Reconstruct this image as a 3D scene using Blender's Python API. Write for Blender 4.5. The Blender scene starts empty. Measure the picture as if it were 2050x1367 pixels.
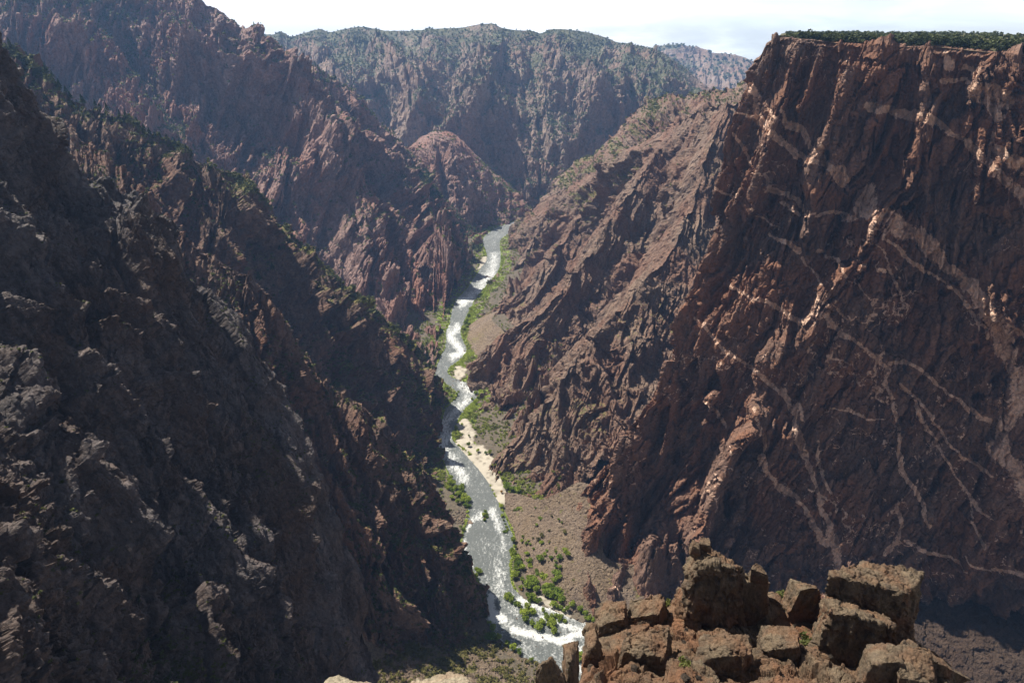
import bpy, math, random, time
import numpy as np
from mathutils import Vector
T0=time.time()
random.seed(7); rng=np.random.default_rng(7)
C=bpy.context.scene.collection
R=math.radians
H=600.0; F=1367.0; HOR=62.0
TH=math.atan((683.5-HOR)/F)
ct,st=math.cos(TH),math.sin(TH)
QUAL=1.0
# ------------------------------------------------------------- geometry helpers
def ray(px,py):
    dx=(px-1025)/F; dy=(683.5-py)/F
    return np.array([dx, ct+dy*st, -st+dy*ct])
def P(px,py,Y):
    d=ray(px,py); p=d*(Y/d[1]); p[2]+=H; return p
def G(px,py,z=0.0):
    d=ray(px,py); t=(z-H)/d[2]; p=d*t; p[2]+=H; return p
def pt(a):
    if len(a)==2: return G(a[0],a[1],0)
    if a[2]=='z': return G(a[0],a[1],a[3])
    return P(*a)
def proj(p):
    x=p[...,0]; y=p[...,1]; z=p[...,2]-H
    w=np.maximum(y*ct-z*st,1e-3); v=y*st+z*ct
    return 1025+F*x/w, 683.5-F*v/w
# ------------------------------------------------------------- noise
_pr=np.random.default_rng(3)
PERM=_pr.permutation(256); PERM=np.concatenate([PERM,PERM,PERM]).astype(np.int32)
RV=_pr.random((256,8)).astype(np.float32)
def hsh(i,j,k):
    return PERM[PERM[PERM[i&255]+(j&255)]+(k&255)]
def vnoise(p,seed=0):
    q=np.floor(p).astype(np.int32); f=(p-q).astype(np.float32); f=f*f*f*(f*(f*6-15)+10)
    r=0
    i,j,k=q[...,0]+seed*17,q[...,1]+seed*31,q[...,2]+seed*7
    fx,fy,fz=f[...,0],f[...,1],f[...,2]
    for a in (0,1):
        wx=fx if a else 1-fx
        for b in (0,1):
            wy=wx*(fy if b else 1-fy)
            for c in (0,1):
                w=wy*(fz if c else 1-fz)
                r=r+w*RV[hsh(i+a,j+b,k+c),0]
    return r*2-1
def fbm(p,oct=4,seed=0,gain=.5,lac=2.03):
    a=1;s=0;n=0
    for o in range(oct):
        s=s+a*vnoise(p+o*13.7,seed+o); n+=a; a*=gain; p=p*lac
    return s/n
def ridged(p,oct=4,seed=0,gain=.5):
    a=1;s=0;n=0;w=1
    for o in range(oct):
        v=1-np.abs(vnoise(p+o*9.1,seed+o))*1.6
        s=s+a*v*w; n+=a; w=np.clip(v,.15,1); a*=gain; p=p*2.07
    return s/n-.45
def facets(p,seed=0,crack=.25,tilt=1.0):
    """blocky rock relief: every cell is a randomly tilted plane, with a crack where cells meet"""
    q=np.floor(p-.5).astype(np.int32)
    best=np.full(p.shape[:-1],9.,np.float32); sec=best.copy(); val=np.zeros_like(best)
    for a in (0,1):
        for b in (0,1):
            for c in (0,1):
                i,j,k=q[...,0]+a,q[...,1]+b,q[...,2]+c
                h=hsh(i+seed*5,j+seed*11,k+seed*3); rv=RV[h]
                dx=p[...,0]-(i+.5+(rv[...,0]-.5)*.8); dy=p[...,1]-(j+.5+(rv[...,1]-.5)*.8); dz=p[...,2]-(k+.5+(rv[...,2]-.5)*.8)
                d=dx*dx+dy*dy+dz*dz
                v=(rv[...,3]-.5)+tilt*((rv[...,4]-.5)*dx+(rv[...,5]-.5)*dy+(rv[...,6]-.5)*dz)*2
                m=d<best
                sec=np.where(m,best,np.minimum(sec,d)); val=np.where(m,v,val); best=np.where(m,d,best)
    e=np.sqrt(sec)-np.sqrt(best)
    return val-crack*np.clip(1-e/.18,0,1)
def frame(e):
    e=np.array(e,float); e/=np.linalg.norm(e)
    a=np.cross(e,[.31,.87,.2]); a/=np.linalg.norm(a); b=np.cross(e,a)
    return np.stack([a,b,e])
def stretched(p,size,e,ratio):
    M=frame(e).copy(); M[2]/=ratio
    return (p@M.T)/size
# ------------------------------------------------------------- interpolation
def cr(Pts,knots,t):
    """Catmull-Rom on non-uniform knots, axis 0"""
    n=len(knots); m=np.zeros_like(Pts)
    for i in range(n):
        a,b=max(i-1,0),min(i+1,n-1); m[i]=(Pts[b]-Pts[a])/(knots[b]-knots[a])
    i=np.clip(np.searchsorted(knots,t,side='right')-1,0,n-2)
    h=(knots[i+1]-knots[i]); u=(t-knots[i])/h
    sh=(-1,)+(1,)*(Pts.ndim-1); u=u.reshape(sh); h=h.reshape(sh)
    return (2*u**3-3*u**2+1)*Pts[i]+(u**3-2*u**2+u)*h*m[i]+(-2*u**3+3*u**2)*Pts[i+1]+(u**3-u**2)*h*m[i+1]
def normals(Pg,flip):
    du=np.gradient(Pg,axis=1); dv=np.gradient(Pg,axis=0)
    n=np.cross(du,dv); l=np.linalg.norm(n,axis=-1,keepdims=True); n/=np.maximum(l,1e-9)
    return n*flip
def seg_dist(px,py,pts):
    """distance in px to a polyline and position along it (0..1)"""
    best=np.full(px.shape,1e9,np.float32); par=np.zeros_like(best); n=len(pts)-1
    for i in range(n):
        ax,ay=pts[i][:2]; bx,by=pts[i+1][:2]; vx,vy=bx-ax,by-ay; L=vx*vx+vy*vy+1e-6
        t=np.clip(((px-ax)*vx+(py-ay)*vy)/L,0,1)
        d=np.hypot(px-ax-t*vx,py-ay-t*vy); m=d<best
        best=np.where(m,d,best); par=np.where(m,(i+t)/n,par)
    return best,par
def grid_mesh(name,Pg,mat,attrs=None,flip=False,smooth=True):
    nv,nu=Pg.shape[:2]
    me=bpy.data.meshes.new(name); me.vertices.add(nv*nu)
    me.vertices.foreach_set('co',Pg.reshape(-1).astype(np.float32))
    i=np.arange((nv-1)*(nu-1)); r=i//(nu-1); c=i%(nu-1); a=r*nu+c
    q=np.stack([a,a+1,a+nu+1,a+nu],1)
    if flip: q=q[:,::-1]
    me.loops.add(q.size); me.loops.foreach_set('vertex_index',q.reshape(-1).astype(np.int32))
    me.polygons.add(len(q)); me.polygons.foreach_set('loop_start',(np.arange(len(q))*4).astype(np.int32))
    me.polygons.foreach_set('use_smooth',np.full(len(q),smooth))
    me.update(calc_edges=True)
    for k,v in (attrs or {}).items():
        at=me.attributes.new(k,'FLOAT','POINT'); at.data.foreach_set('value',v.reshape(-1).astype(np.float32))
    me.materials.append(mat)
    o=bpy.data.objects.new(name,me); C.objects.link(o); return o
def poly_mesh(name,V,Fc,mats,midx=None,smooth=False):
    me=bpy.data.meshes.new(name); V=np.asarray(V,np.float32); Fc=np.asarray(Fc,np.int32); k=Fc.shape[1]
    me.vertices.add(len(V)); me.vertices.foreach_set('co',V.reshape(-1))
    me.loops.add(Fc.size); me.loops.foreach_set('vertex_index',Fc.reshape(-1))
    me.polygons.add(len(Fc)); me.polygons.foreach_set('loop_start',(np.arange(len(Fc))*k).astype(np.int32))
    if smooth: me.polygons.foreach_set('use_smooth',np.full(len(Fc),True))
    for m in mats: me.materials.append(m)
    if midx is not None: me.polygons.foreach_set('material_index',np.asarray(midx,np.int32))
    me.update(calc_edges=True)
    return me
def link(name,me,parent=None,loc=None):
    o=bpy.data.objects.new(name,me); C.objects.link(o)
    if parent: o.parent=parent
    if loc is not None: o.location=loc
    return o
def tag(o,label=None,cat=None,group=None,kind=None):
    for k,v in (('label',label),('category',cat),('group',group),('kind',kind)):
        if v: o[k]=v
    return o
# ------------------------------------------------------------- materials
def nodes(name):
    m=bpy.data.materials.new(name); m.use_nodes=True; nt=m.node_tree; nt.nodes.clear()
    N=lambda t,**k: _n(nt,t,k); L=nt.links.new
    out=N('ShaderNodeOutputMaterial'); b=N('ShaderNodeBsdfPrincipled'); L(b.outputs[0],out.inputs['Surface'])
    return m,nt,N,L,b,out
def _n(nt,t,k):
    n=nt.nodes.new(t)
    for a,v in k.items():
        if a.startswith('i_'):
            key=a[2:]; key=int(key) if key.isdigit() else key.replace('_',' ')
            n.inputs[key].default_value=v
        else: setattr(n,a,v)
    return n
def mixc(N,L,fac,a,b,mode='MIX'):
    m=N('ShaderNodeMix',data_type='RGBA',blend_type=mode)
    for s,v in ((0,fac),(6,a),(7,b)):
        if isinstance(v,(int,float)): m.inputs[s].default_value=v
        elif isinstance(v,tuple): m.inputs[s].default_value=v+(1,) if len(v)==3 else v
        else: L(v,m.inputs[s])
    return m.outputs[2]
def ramp(N,L,src,stops):
    r=N('ShaderNodeValToRGB'); e=r.color_ramp.elements
    while len(e)<len(stops): e.new(.5)
    for i,(p,c) in enumerate(stops):
        e[i].position=p; c=(c,c,c) if isinstance(c,(int,float)) else c; e[i].color=tuple(c)+(1,)
    L(src,r.inputs[0]); return r.outputs[0]
def attr(N,name): return N('ShaderNodeAttribute',attribute_name=name).outputs['Fac']
def noise(N,L,vec,scale,detail=5,rough=.6,dist=0):
    n=N('ShaderNodeTexNoise'); n.inputs['Scale'].default_value=scale; n.inputs['Detail'].default_value=detail
    n.inputs['Roughness'].default_value=rough; n.inputs['Distortion'].default_value=dist
    L(vec,n.inputs['Vector']); return n.outputs['Fac']
def rock_mat(name,c1,c2,c3,stain,u,veg=(.05,.06,.02),vein=(.42,.27,.2),rough=.75,bump=1.0,e=(0,0,1),ratio=4,streak=.6,spec=.35):
    """u = size in metres of the finest grain"""
    m,nt,N,L,b,out=nodes(name)
    tc=N('ShaderNodeTexCoord').outputs['Object']
    mp=N('ShaderNodeMapping'); 
    q=Vector((0,0,1)).rotation_difference(Vector(e).normalized()).to_euler()
    # rotate so that the stretch axis lies on z, then squash it
    mp.vector_type='TEXTURE'; mp.inputs['Rotation'].default_value=q; mp.inputs['Scale'].default_value=(1,1,ratio)
    L(tc,mp.inputs['Vector']); sv=mp.outputs[0]
    big=noise(N,L,tc,1/(u*60),4,.6,.6)
    mid=noise(N,L,sv,1/(u*14),7,.68,.4)
    str_=noise(N,L,sv,1/(u*7),5,.7,.2)
    fine=noise(N,L,tc,1/(u*2.2),6,.75)
    col=mixc(N,L,ramp(N,L,mid,[(.33,0),(.66,1)]),c1,c2)
    col=mixc(N,L,ramp(N,L,big,[(.42,0),(.62,.85)]),col,c3)
    st_=N('ShaderNodeMath',operation='MULTIPLY'); L(ramp(N,L,str_,[(.5,0),(.68,streak)]),st_.inputs[0]); L(ramp(N,L,big,[(.35,1),(.55,.25)]),st_.inputs[1])
    col=mixc(N,L,st_.outputs[0],col,stain)
    # veins of pale pegmatite
    v=attr(N,'vein'); vb=N('ShaderNodeMath',operation='ADD'); fo=N('ShaderNodeMath',operation='MULTIPLY_ADD',i_1=.7,i_2=-.35); L(fine,fo.inputs[0]); L(v,vb.inputs[0]); L(fo.outputs[0],vb.inputs[1])
    vcol=mixc(N,L,ramp(N,L,mid,[(.3,0),(.7,1)]),vein,tuple(x*y for x,y in zip(vein,(.72,.66,.6))))
    col=mixc(N,L,ramp(N,L,vb.outputs[0],[(.42,0),(.55,.95)]),col,vcol)
    f2=ramp(N,L,fine,[(.28,(.45,.45,.45)),(.68,(1.5,1.47,1.43))]); col=mixc(N,L,1.0,col,f2,'MULTIPLY')
    g=attr(N,'veg'); gb=N('ShaderNodeMath',operation='ADD'); fo2=N('ShaderNodeMath',operation='MULTIPLY_ADD',i_1=1.6,i_2=-.8); L(fine,fo2.inputs[0]); L(g,gb.inputs[0]); L(fo2.outputs[0],gb.inputs[1])
    gcol=mixc(N,L,ramp(N,L,noise(N,L,tc,1/(u*20),3),[(.35,0),(.65,1)]),veg,tuple(x*y for x,y in zip(veg,(1.9,1.5,1.3))))
    col=mixc(N,L,ramp(N,L,gb.outputs[0],[(.45,0),(.6,.85)]),col,gcol)
    L(col,b.inputs['Base Color'])
    b.inputs['Roughness'].default_value=rough; b.inputs['Specular IOR Level'].default_value=spec
    vo=N('ShaderNodeTexVoronoi',feature='F1'); vo.inputs['Scale'].default_value=1/(u*5); 
    wp=N('ShaderNodeMix',data_type='VECTOR'); L(sv,vo.inputs['Vector'])
    hgt=N('ShaderNodeMath',operation='MULTIPLY_ADD',i_1=u*3.2); L(str_,hgt.inputs[0])
    h2=N('ShaderNodeMath',operation='MULTIPLY_ADD',i_1=u*2.4); L(fine,h2.inputs[0]); L(hgt.outputs[0],h2.inputs[2])
    h3=N('ShaderNodeMath',operation='MULTIPLY_ADD',i_1=u*.9); L(vo.outputs['Distance'],h3.inputs[0]); L(h2.outputs[0],h3.inputs[2])
    bp=N('ShaderNodeBump',i_Strength=bump,i_Distance=1.0); L(h3.outputs[0],bp.inputs['Height']); L(bp.outputs[0],b.inputs['Normal'])
    return m
def leaf_mat(name,c1,c2,sc=1.0,trans=.25):
    m,nt,N,L,b,out=nodes(name)
    tc=N('ShaderNodeTexCoord').outputs['Object']; oi=N('ShaderNodeObjectInfo').outputs['Random']
    n=noise(N,L,tc,sc,3); a=N('ShaderNodeMath',operation='MULTIPLY_ADD',i_1=.35,i_2=-.17); L(oi,a.inputs[0])
    s=N('ShaderNodeMath',operation='ADD'); L(n,s.inputs[0]); L(a.outputs[0],s.inputs[1])
    col=ramp(N,L,s.outputs[0],[(.3,c1),(.7,c2)]); L(col,b.inputs['Base Color']); b.inputs['Roughness'].default_value=.7
    b.inputs['Specular IOR Level'].default_value=.2
    tr=N('ShaderNodeBsdfTranslucent'); L(col,tr.inputs['Color']); mx=N('ShaderNodeMixShader',i_0=trans)
    L(b.outputs[0],mx.inputs[1]); L(tr.outputs[0],mx.inputs[2]); L(mx.outputs[0],out.inputs['Surface'])
    return m
# ------------------------------------------------------------- sheets
SHEETS={}
def sheet(name,rows,mat,step=1.7,spurs=(),ribs=(),fac=(),back=None,knobs=(),veins=(),vegf=None,fine=.0,seed=0,label=None,dsafe=None,crest_fade=.0,vegscale=60,autovein=0,drop=None,fins=(),fmin=.15,um=1,vm=1,bf=0):
    Rw=np.array([[pt(a) for a in r] for r in rows])
    pxr,pyr=proj(Rw)
    du=np.hypot(np.diff(pxr,axis=1),np.diff(pyr,axis=1)); du=np.minimum(du,500).mean(0)+6
    dv=np.hypot(np.diff(pxr,axis=0),np.diff(pyr,axis=0)); dv=np.minimum(dv,500).max(1)*.8+6
    ku=np.concatenate([[0],np.cumsum(du)]); kv=np.concatenate([[0],np.cumsum(dv)])
    s=step/QUAL
    nu=int(ku[-1]/s*um); nv=int(kv[-1]/s*vm)
    G1=cr(Rw,kv,np.linspace(0,kv[-1],nv))
    Pg=cr(G1.transpose(1,0,2),ku,np.linspace(0,ku[-1],nu)).transpose(1,0,2)
    if back is not None:
        nb=max(6,int(30/s)); t=np.linspace(1,0,nb,endpoint=False)[:,None,None]
        bk=Pg[:1]+np.array(back)*t**1.3; Pg=np.concatenate([bk,Pg],0)
    n=normals(Pg,1.0); view=np.array([0,0,H])-Pg; flip=1.0 if np.median((n*view).sum(-1))>0 else -1.0
    N0=n*flip
    px,py=proj(Pg)
    D=np.zeros(Pg.shape[:2],np.float32)
    wob=fbm(Pg/40.0,3,5)*1.0
    for pts,w,amp in spurs:
        d,t=seg_dist(px+wob*w*.35,py+wob*w*.35,pts)
        prof=np.clip(1-d/w,0,1)**1.25*np.clip(np.minimum(t,1-t)*8+.35,0,1)
        D+=prof*amp
    if back is not None:
        dc=np.where((np.arange(Pg.shape[0])<nb)[:,None],0,np.maximum(py-py[nb],0))
        fade=np.clip((dc+6)/60,fmin,1); D*=np.clip((dc+3)/45,.06,1)
    else: fade=1.0
    Uc=np.linspace(0,ku[-1],nu)[None,:]*np.ones((Pg.shape[0],1)); Vc=(np.linspace(0,kv[-1],nv)[:,None] if back is None else np.concatenate([np.zeros(nb),np.linspace(0,kv[-1],nv)])[:,None])*np.ones((1,nu))
    for ax,lam,amp,lean in fins:
        q0,q1=(Uc,Vc) if ax=='u' else (Vc,Uc); L_=abs(lam); S3=np.stack([q0/L_*.55,q1/L_*.22,0*q0+seed*3.3],-1)
        q=(q0+lean*q1)/L_+1.35*vnoise(S3,seed)+.55*vnoise(S3*2.3,seed+1)+.16*vnoise(S3*6,seed+2)+400
        rv_=lam<0; lam=abs(lam); c=np.floor(q).astype(np.int32); t=(1-(q-c)) if rv_ else q-c; h0=RV[hsh(c,c*0+seed,c*0),1]; h1=RV[hsh(c+1,c*0+seed,c*0),1]
        am=.35+.9*h0; pk=.45+.35*RV[hsh(c,c*0+seed,c*0),2]
        prof=np.where(t<pk,(t/pk)**.85,np.clip(1-(t-pk)/(1-pk),0,1)**1.7)
        mod=.75+.6*vnoise(np.stack([c*1.7,q1/lam*.9,0*q0],-1),seed+4)+.25*vnoise(np.stack([c*1.7,q1/lam*3,0*q0],-1),seed+5)
        D+=(prof*am*np.clip(mod,.1,1.6)-.4)*amp*fade; seed+=6
    for lam,amp,e,ratio in ribs:
        D+=ridged(stretched(Pg+wob[...,None]*lam*.15,lam,e,ratio),4,seed)*amp*fade
        seed+=1
    if bf: D*=np.clip((kv[-1]-Vc)/bf,.12,1)
    Pg=Pg+N0*D[...,None]
    for sz,amp,e,ratio in fac:
        N1=normals(Pg,flip)
        wv=np.stack([vnoise(Pg/sz*1.3+k*7,seed+k) for k in range(3)],-1)*sz*.1
        f=facets(stretched(Pg+wv,sz,e,ratio),seed)
        Nm=N1*.2+N0*.8
        Pg=Pg+Nm*(f*amp*fade)[...,None]; seed+=2
    if fine: 
        N1=normals(Pg,flip); Pg=Pg+N1*(fbm(Pg/(fine*6),4,seed)*fine)[...,None]
    if drop: Pg[...,2]-=drop
    N1=normals(Pg,flip)
    px,py=proj(Pg)
    A={}
    v=np.zeros(px.shape,np.float32)
    if veins:
        wx=fbm(Pg/20.0,4,91,.65)*11; wy=fbm(Pg/20.0+50,4,92,.65)*11; ww=1+.9*fbm(Pg/26.0,3,93)
        qx,qy=px+wx,py+wy
        for pts,w in veins:
            xs=[p[0] for p in pts]; ys=[p[1] for p in pts]
            m=(qx>min(xs)-w*2-8)&(qx<max(xs)+w*2+8)&(qy>min(ys)-w*2-8)&(qy<max(ys)+w*2+8)
            if not m.any(): continue
            d,t=seg_dist(qx[m],qy[m],pts)
            v[m]=np.maximum(v[m],np.clip(1.15-d/(w*.75*ww[m]+.4),0,1))
    if autovein:
        for k,(sc,thr) in enumerate(((55,.028),(28,.024),(90,.03),(40,.02))):
            z=np.abs(vnoise(stretched(Pg,sc,(.7,-.1,-.45),2.2),60+k)+.3*vnoise(Pg/(sc*.3),70+k)+.12*vnoise(Pg/(sc*.1),75+k)); msk=np.clip(vnoise(Pg/120.0,80+k)*3,0,1)
            v=np.maximum(v,np.clip(1-z/(thr*2.2),0,1)*msk*autovein)
    A['vein']=v
    nz=N1[...,2]
    g=np.clip((nz-.45)*1.6,0,1)*.9+fbm(Pg/vegscale,3,33)*.55-.25
    if vegf: g=vegf(g,Pg,px,py,nz)
    A['veg']=g
    o=grid_mesh(name,Pg,mat,A,flip=(flip<0),smooth=False); tag(o,label,None,None,'structure')
    SHEETS[name+str(len(SHEETS))]=(Pg,N1,px,py,g); o['_k']=0; del o['_k']
    print('sheet',name,Pg.shape,round(time.time()-T0,1)); return Pg,N1,px,py,g
VEG=1
HAZE=0.000066
# ============================================================= LAND
UP=(0,0,1)
def pdir(a,b): v=pt(b)-pt(a); return tuple(v/np.linalg.norm(v))
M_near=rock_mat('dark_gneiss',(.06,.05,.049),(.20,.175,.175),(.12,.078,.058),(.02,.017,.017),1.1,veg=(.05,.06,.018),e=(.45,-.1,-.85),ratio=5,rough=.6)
M_mid =rock_mat('brown_gneiss',(.11,.066,.048),(.26,.17,.125),(.17,.08,.048),(.04,.026,.02),1.6,veg=(.12,.14,.03),e=(.35,-.1,-.9),ratio=4)
M_big =rock_mat('purple_gneiss',(.19,.112,.095),(.39,.26,.22),(.28,.13,.09),(.075,.046,.042),2.6,veg=(.07,.095,.035),e=(.2,0,-.95),ratio=4)
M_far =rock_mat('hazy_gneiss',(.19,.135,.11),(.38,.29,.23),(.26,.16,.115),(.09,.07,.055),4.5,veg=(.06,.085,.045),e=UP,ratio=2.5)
M_wall=rock_mat('painted_gneiss',(.10,.058,.044),(.26,.163,.12),(.23,.105,.058),(.028,.018,.016),1.2,veg=(.08,.09,.03),e=(-.25,0,-.95),ratio=6,vein=(.80,.57,.44))
M_right=rock_mat('sunlit_gneiss',(.12,.077,.058),(.29,.205,.15),(.19,.10,.066),(.04,.027,.023),1.6,veg=(.10,.11,.035),e=(-.3,-.1,-.9),ratio=5)
M_crag=rock_mat('lichen_rock',(.075,.055,.038),(.19,.145,.095),(.17,.08,.04),(.03,.02,.016),.16,veg=(.07,.075,.03),e=(.1,.1,-1),ratio=2,rough=.85)

E_R2=pdir((1290,282,1640),(945,745,'z',0)); E_L4=pdir((640,136,2120),(868,735,'z',0)); E_L1=pdir((100,300,400),(420,1150,235)); E_L3=pdir((370,292,950),(560,860,700)); E_L2=pdir((650,762,645),(800,1250,500)); E_B=(0,-.84,-.54)
# --- far mesa on the horizon
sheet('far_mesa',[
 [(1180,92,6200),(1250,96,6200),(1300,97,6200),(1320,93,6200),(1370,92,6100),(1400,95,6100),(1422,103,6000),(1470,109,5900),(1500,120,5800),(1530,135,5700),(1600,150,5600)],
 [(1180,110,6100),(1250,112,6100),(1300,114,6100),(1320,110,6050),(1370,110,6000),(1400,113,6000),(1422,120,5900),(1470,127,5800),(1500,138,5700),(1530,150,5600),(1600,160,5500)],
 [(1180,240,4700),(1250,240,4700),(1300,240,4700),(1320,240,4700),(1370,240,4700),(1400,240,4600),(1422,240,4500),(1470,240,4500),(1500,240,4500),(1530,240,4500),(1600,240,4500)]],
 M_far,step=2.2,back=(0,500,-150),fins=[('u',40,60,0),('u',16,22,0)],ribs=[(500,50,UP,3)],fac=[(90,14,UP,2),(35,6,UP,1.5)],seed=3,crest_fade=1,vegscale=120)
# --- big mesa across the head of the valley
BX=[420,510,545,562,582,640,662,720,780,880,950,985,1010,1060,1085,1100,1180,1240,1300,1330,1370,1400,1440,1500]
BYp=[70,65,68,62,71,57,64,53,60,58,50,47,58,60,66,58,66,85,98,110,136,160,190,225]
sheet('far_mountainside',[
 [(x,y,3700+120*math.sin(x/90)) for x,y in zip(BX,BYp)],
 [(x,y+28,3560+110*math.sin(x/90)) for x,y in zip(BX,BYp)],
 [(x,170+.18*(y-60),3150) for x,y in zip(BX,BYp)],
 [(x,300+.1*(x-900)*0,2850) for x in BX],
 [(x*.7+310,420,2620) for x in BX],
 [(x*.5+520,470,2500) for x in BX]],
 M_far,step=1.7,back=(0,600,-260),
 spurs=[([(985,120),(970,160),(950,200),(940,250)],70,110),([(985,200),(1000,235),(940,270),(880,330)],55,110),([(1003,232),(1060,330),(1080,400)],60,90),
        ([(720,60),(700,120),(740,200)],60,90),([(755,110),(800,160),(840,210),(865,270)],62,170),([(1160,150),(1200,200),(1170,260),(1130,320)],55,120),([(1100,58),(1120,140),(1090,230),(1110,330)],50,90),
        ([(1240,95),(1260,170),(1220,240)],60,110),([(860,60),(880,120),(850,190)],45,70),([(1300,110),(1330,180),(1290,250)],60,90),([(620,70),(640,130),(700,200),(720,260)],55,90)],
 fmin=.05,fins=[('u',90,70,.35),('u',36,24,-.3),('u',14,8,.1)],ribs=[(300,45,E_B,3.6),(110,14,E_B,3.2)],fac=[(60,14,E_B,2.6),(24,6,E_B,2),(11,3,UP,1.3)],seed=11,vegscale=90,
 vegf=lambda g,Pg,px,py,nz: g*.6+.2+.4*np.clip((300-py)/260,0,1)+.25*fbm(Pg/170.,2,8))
# --- cone-shaped knoll
sheet('knoll',[
 [(720,380,2650),(780,350,2600),(815,305,2550),(835,280,2500),(870,264,2450),(905,267,2450),(940,298,2500),(980,338,2560),(1012,362,2600),(1042,396,2640),(1066,418,2650),(1110,440,2650)],
 [(740,420,2500),(790,400,2450),(825,360,2400),(845,340,2350),(875,330,2320),(910,335,2320),(945,350,2350),(985,375,2400),(1015,395,2440),(1045,415,2480),(1068,430,2500),(1110,450,2500)],
 [(760,470,2250),(810,480,2250),(840,478,2240),(865,470,2220),(895,468,2210),(925,468,2210),(960,472,2210),(995,474,2230),(1025,470,2260),(1048,458,2330),(1072,450,2380),(1110,462,2350)]],
 M_big,step=1.4,back=(0,250,-130),spurs=[([(870,270),(905,330),(925,400),(930,455)],34,55),([(905,268),(960,330),(1010,390),(1040,440)],26,40),([(935,370),(960,410),(975,455)],22,35),([(850,300),(860,370),(880,440)],25,35)],
 fins=[('u',34,22,0),('u',15,9,0)],ribs=[(110,14,(.1,-.4,-.9),3.5)],fac=[(26,8,UP,2),(11,3.5,UP,1.5)],seed=21,vegf=lambda g,Pg,px,py,nz:g+.25*np.clip((px-900)/100,0,1)-.05)
# --- left mountain
L4=sheet('mountainside',[
 [(-420,-330,1900),(-150,-240,2000),(80,-150,2050),(250,-80,2080),(345,-30,2080),(395,-4,2050),(432,12,2050),(468,38,2030),(480,52,2040),(508,66,2060),(535,86,2080),(600,116,2100),(640,136,2120),(700,180,2140),(760,240,2160),(805,285,2180),(862,350,2200),(910,420,2210),(985,478,2180)],
 [(-420,0,1650),(-150,40,1700),(60,90,1750),(200,150,1780),(290,180,1790),(350,200,1790),(400,215,1790),(440,230,1790),(470,245,1800),(505,260,1810),(540,275,1830),(600,300,1850),(650,320,1870),(705,350,1890),(760,385,1930),(810,420,1960),(865,460,2000),(905,480,2040),(972,488,2090)],
 [(-420,300,1450),(-150,320,1460),(40,330,1470),(160,340,1480),(250,345,1490),(320,360,1490),(370,380,1490),(410,400,1490),(450,420,1490),(495,440,1500),(540,460,1510),(600,480,1530),(655,505,1560),(715,530,1590),(765,540,1640),(815,545,1700),(865,535,1790),(900,520,1860),(965,500,'z',0)],
 [(-420,620,1250),(-150,620,1250),(40,560,1250),(150,540,1250),(240,560,1250),(310,590,1250),(370,620,1250),(420,650,1250),(470,680,1240),(520,710,1230),(570,740,1220),(640,790,1190),(700,820,1170),(760,840,1130),(820,800,'z',20),(868,735,'z',0),(882,660,'z',0),(900,600,'z',0),(925,572,'z',0)]],
 M_big,step=1.45,back=(-100,400,-200),
 spurs=[([(480,55),(500,130),(545,200),(600,260),(640,330),(670,400),(700,470),(740,560)],55,120),
        ([(340,80),(420,150),(500,190),(575,235),(610,330),(640,430)],60,110),
        ([(640,250),(690,290),(750,340),(800,400),(850,470),(880,560),(905,590)],42,95),
        ([(700,180),(760,260),(830,350),(880,430)],26,45),
        ([(725,420),(760,500),(800,560),(850,620)],36,70),([(795,425),(830,480),(870,540),(895,580)],26,55),
        ([(730,530),(765,580),(810,640)],26,45),([(655,480),(700,560),(740,640)],34,60),
        ([(90,60),(170,130),(240,230),(300,330)],55,80),([(150,20),(190,90),(250,150),(330,260),(400,330)],45,60),
        ([(230,60),(300,180),(340,260),(390,340)],30,-70),([(560,130),(600,200),(640,250),(700,330)],28,-45),([(610,340),(580,420),(600,520)],30,50),
        ([(450,360),(500,440),(560,520)],40,55),([(540,300),(560,380),(530,430)],40,60)],
 fmin=.35,fins=[('u',58,46,.25),('u',25,20,.25),('u',11,8,.2)],ribs=[(170,30,E_L4,4),(65,10,E_L4,4)],fac=[(42,18,E_L4,4),(17,8,E_L4,3.5),(8,3.4,UP,1.6)],seed=31,
 vegf=lambda g,Pg,px,py,nz:g+.5*np.clip(1-seg_dist(px,py,[(230,40),(300,160),(345,260),(390,340)])[0]/45,0,1)+.35*np.clip((60-py)/80,0,1)*np.clip((450-px)/100,0,1)+.35*np.clip(1-seg_dist(px,py,[(860,350),(900,470),(950,520)])[0]/40,0,1)+.3*np.clip(1-seg_dist(px,py,[(830,700),(800,690)])[0]/45,0,1))
# --- right hand ridge behind
sheet('hillside',[
 [(1000,485,2250),(1038,444,2350),(1062,418,2300),(1100,372,2250),(1140,332,2200),(1200,292,2150),(1232,258,2100),(1262,220,2050),(1292,198,2000),(1330,186,1950),(1382,184,1880),(1425,172,1820),(1462,171,1750),(1492,158,1680),(1530,140,1600),(1640,120,1450)],
 [(1005,500,2050),(1042,470,2050),(1070,450,2000),(1110,420,1950),(1150,395,1900),(1215,360,1850),(1250,330,1800),(1282,300,1750),(1312,280,1700),(1350,270,1650),(1400,260,1600),(1440,255,1550),(1475,250,1500),(1505,245,1450),(1545,240,1400),(1650,240,1300)],
 [(1010,530,1850),(1050,520,1800),(1085,510,1750),(1130,490,1700),(1180,470,1650),(1240,440,1600),(1280,420,1550),(1310,400,1500),(1340,380,1450),(1380,370,1400),(1420,360,1400),(1460,350,1350),(1495,350,1300),(1525,350,1250),(1565,350,1200),(1670,350,1150)]],
 M_right,step=1.6,back=(250,300,-160),fmin=.5,um=1.4,fins=[('u',-48,40,-.1),('u',-20,15,-.1)],ribs=[(150,24,E_R2,4)],fac=[(38,12,E_R2,3.4),(15,5,UP,2),(7,2,UP,1.5)],seed=41,vegf=lambda g,Pg,px,py,nz:g+.1)
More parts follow.
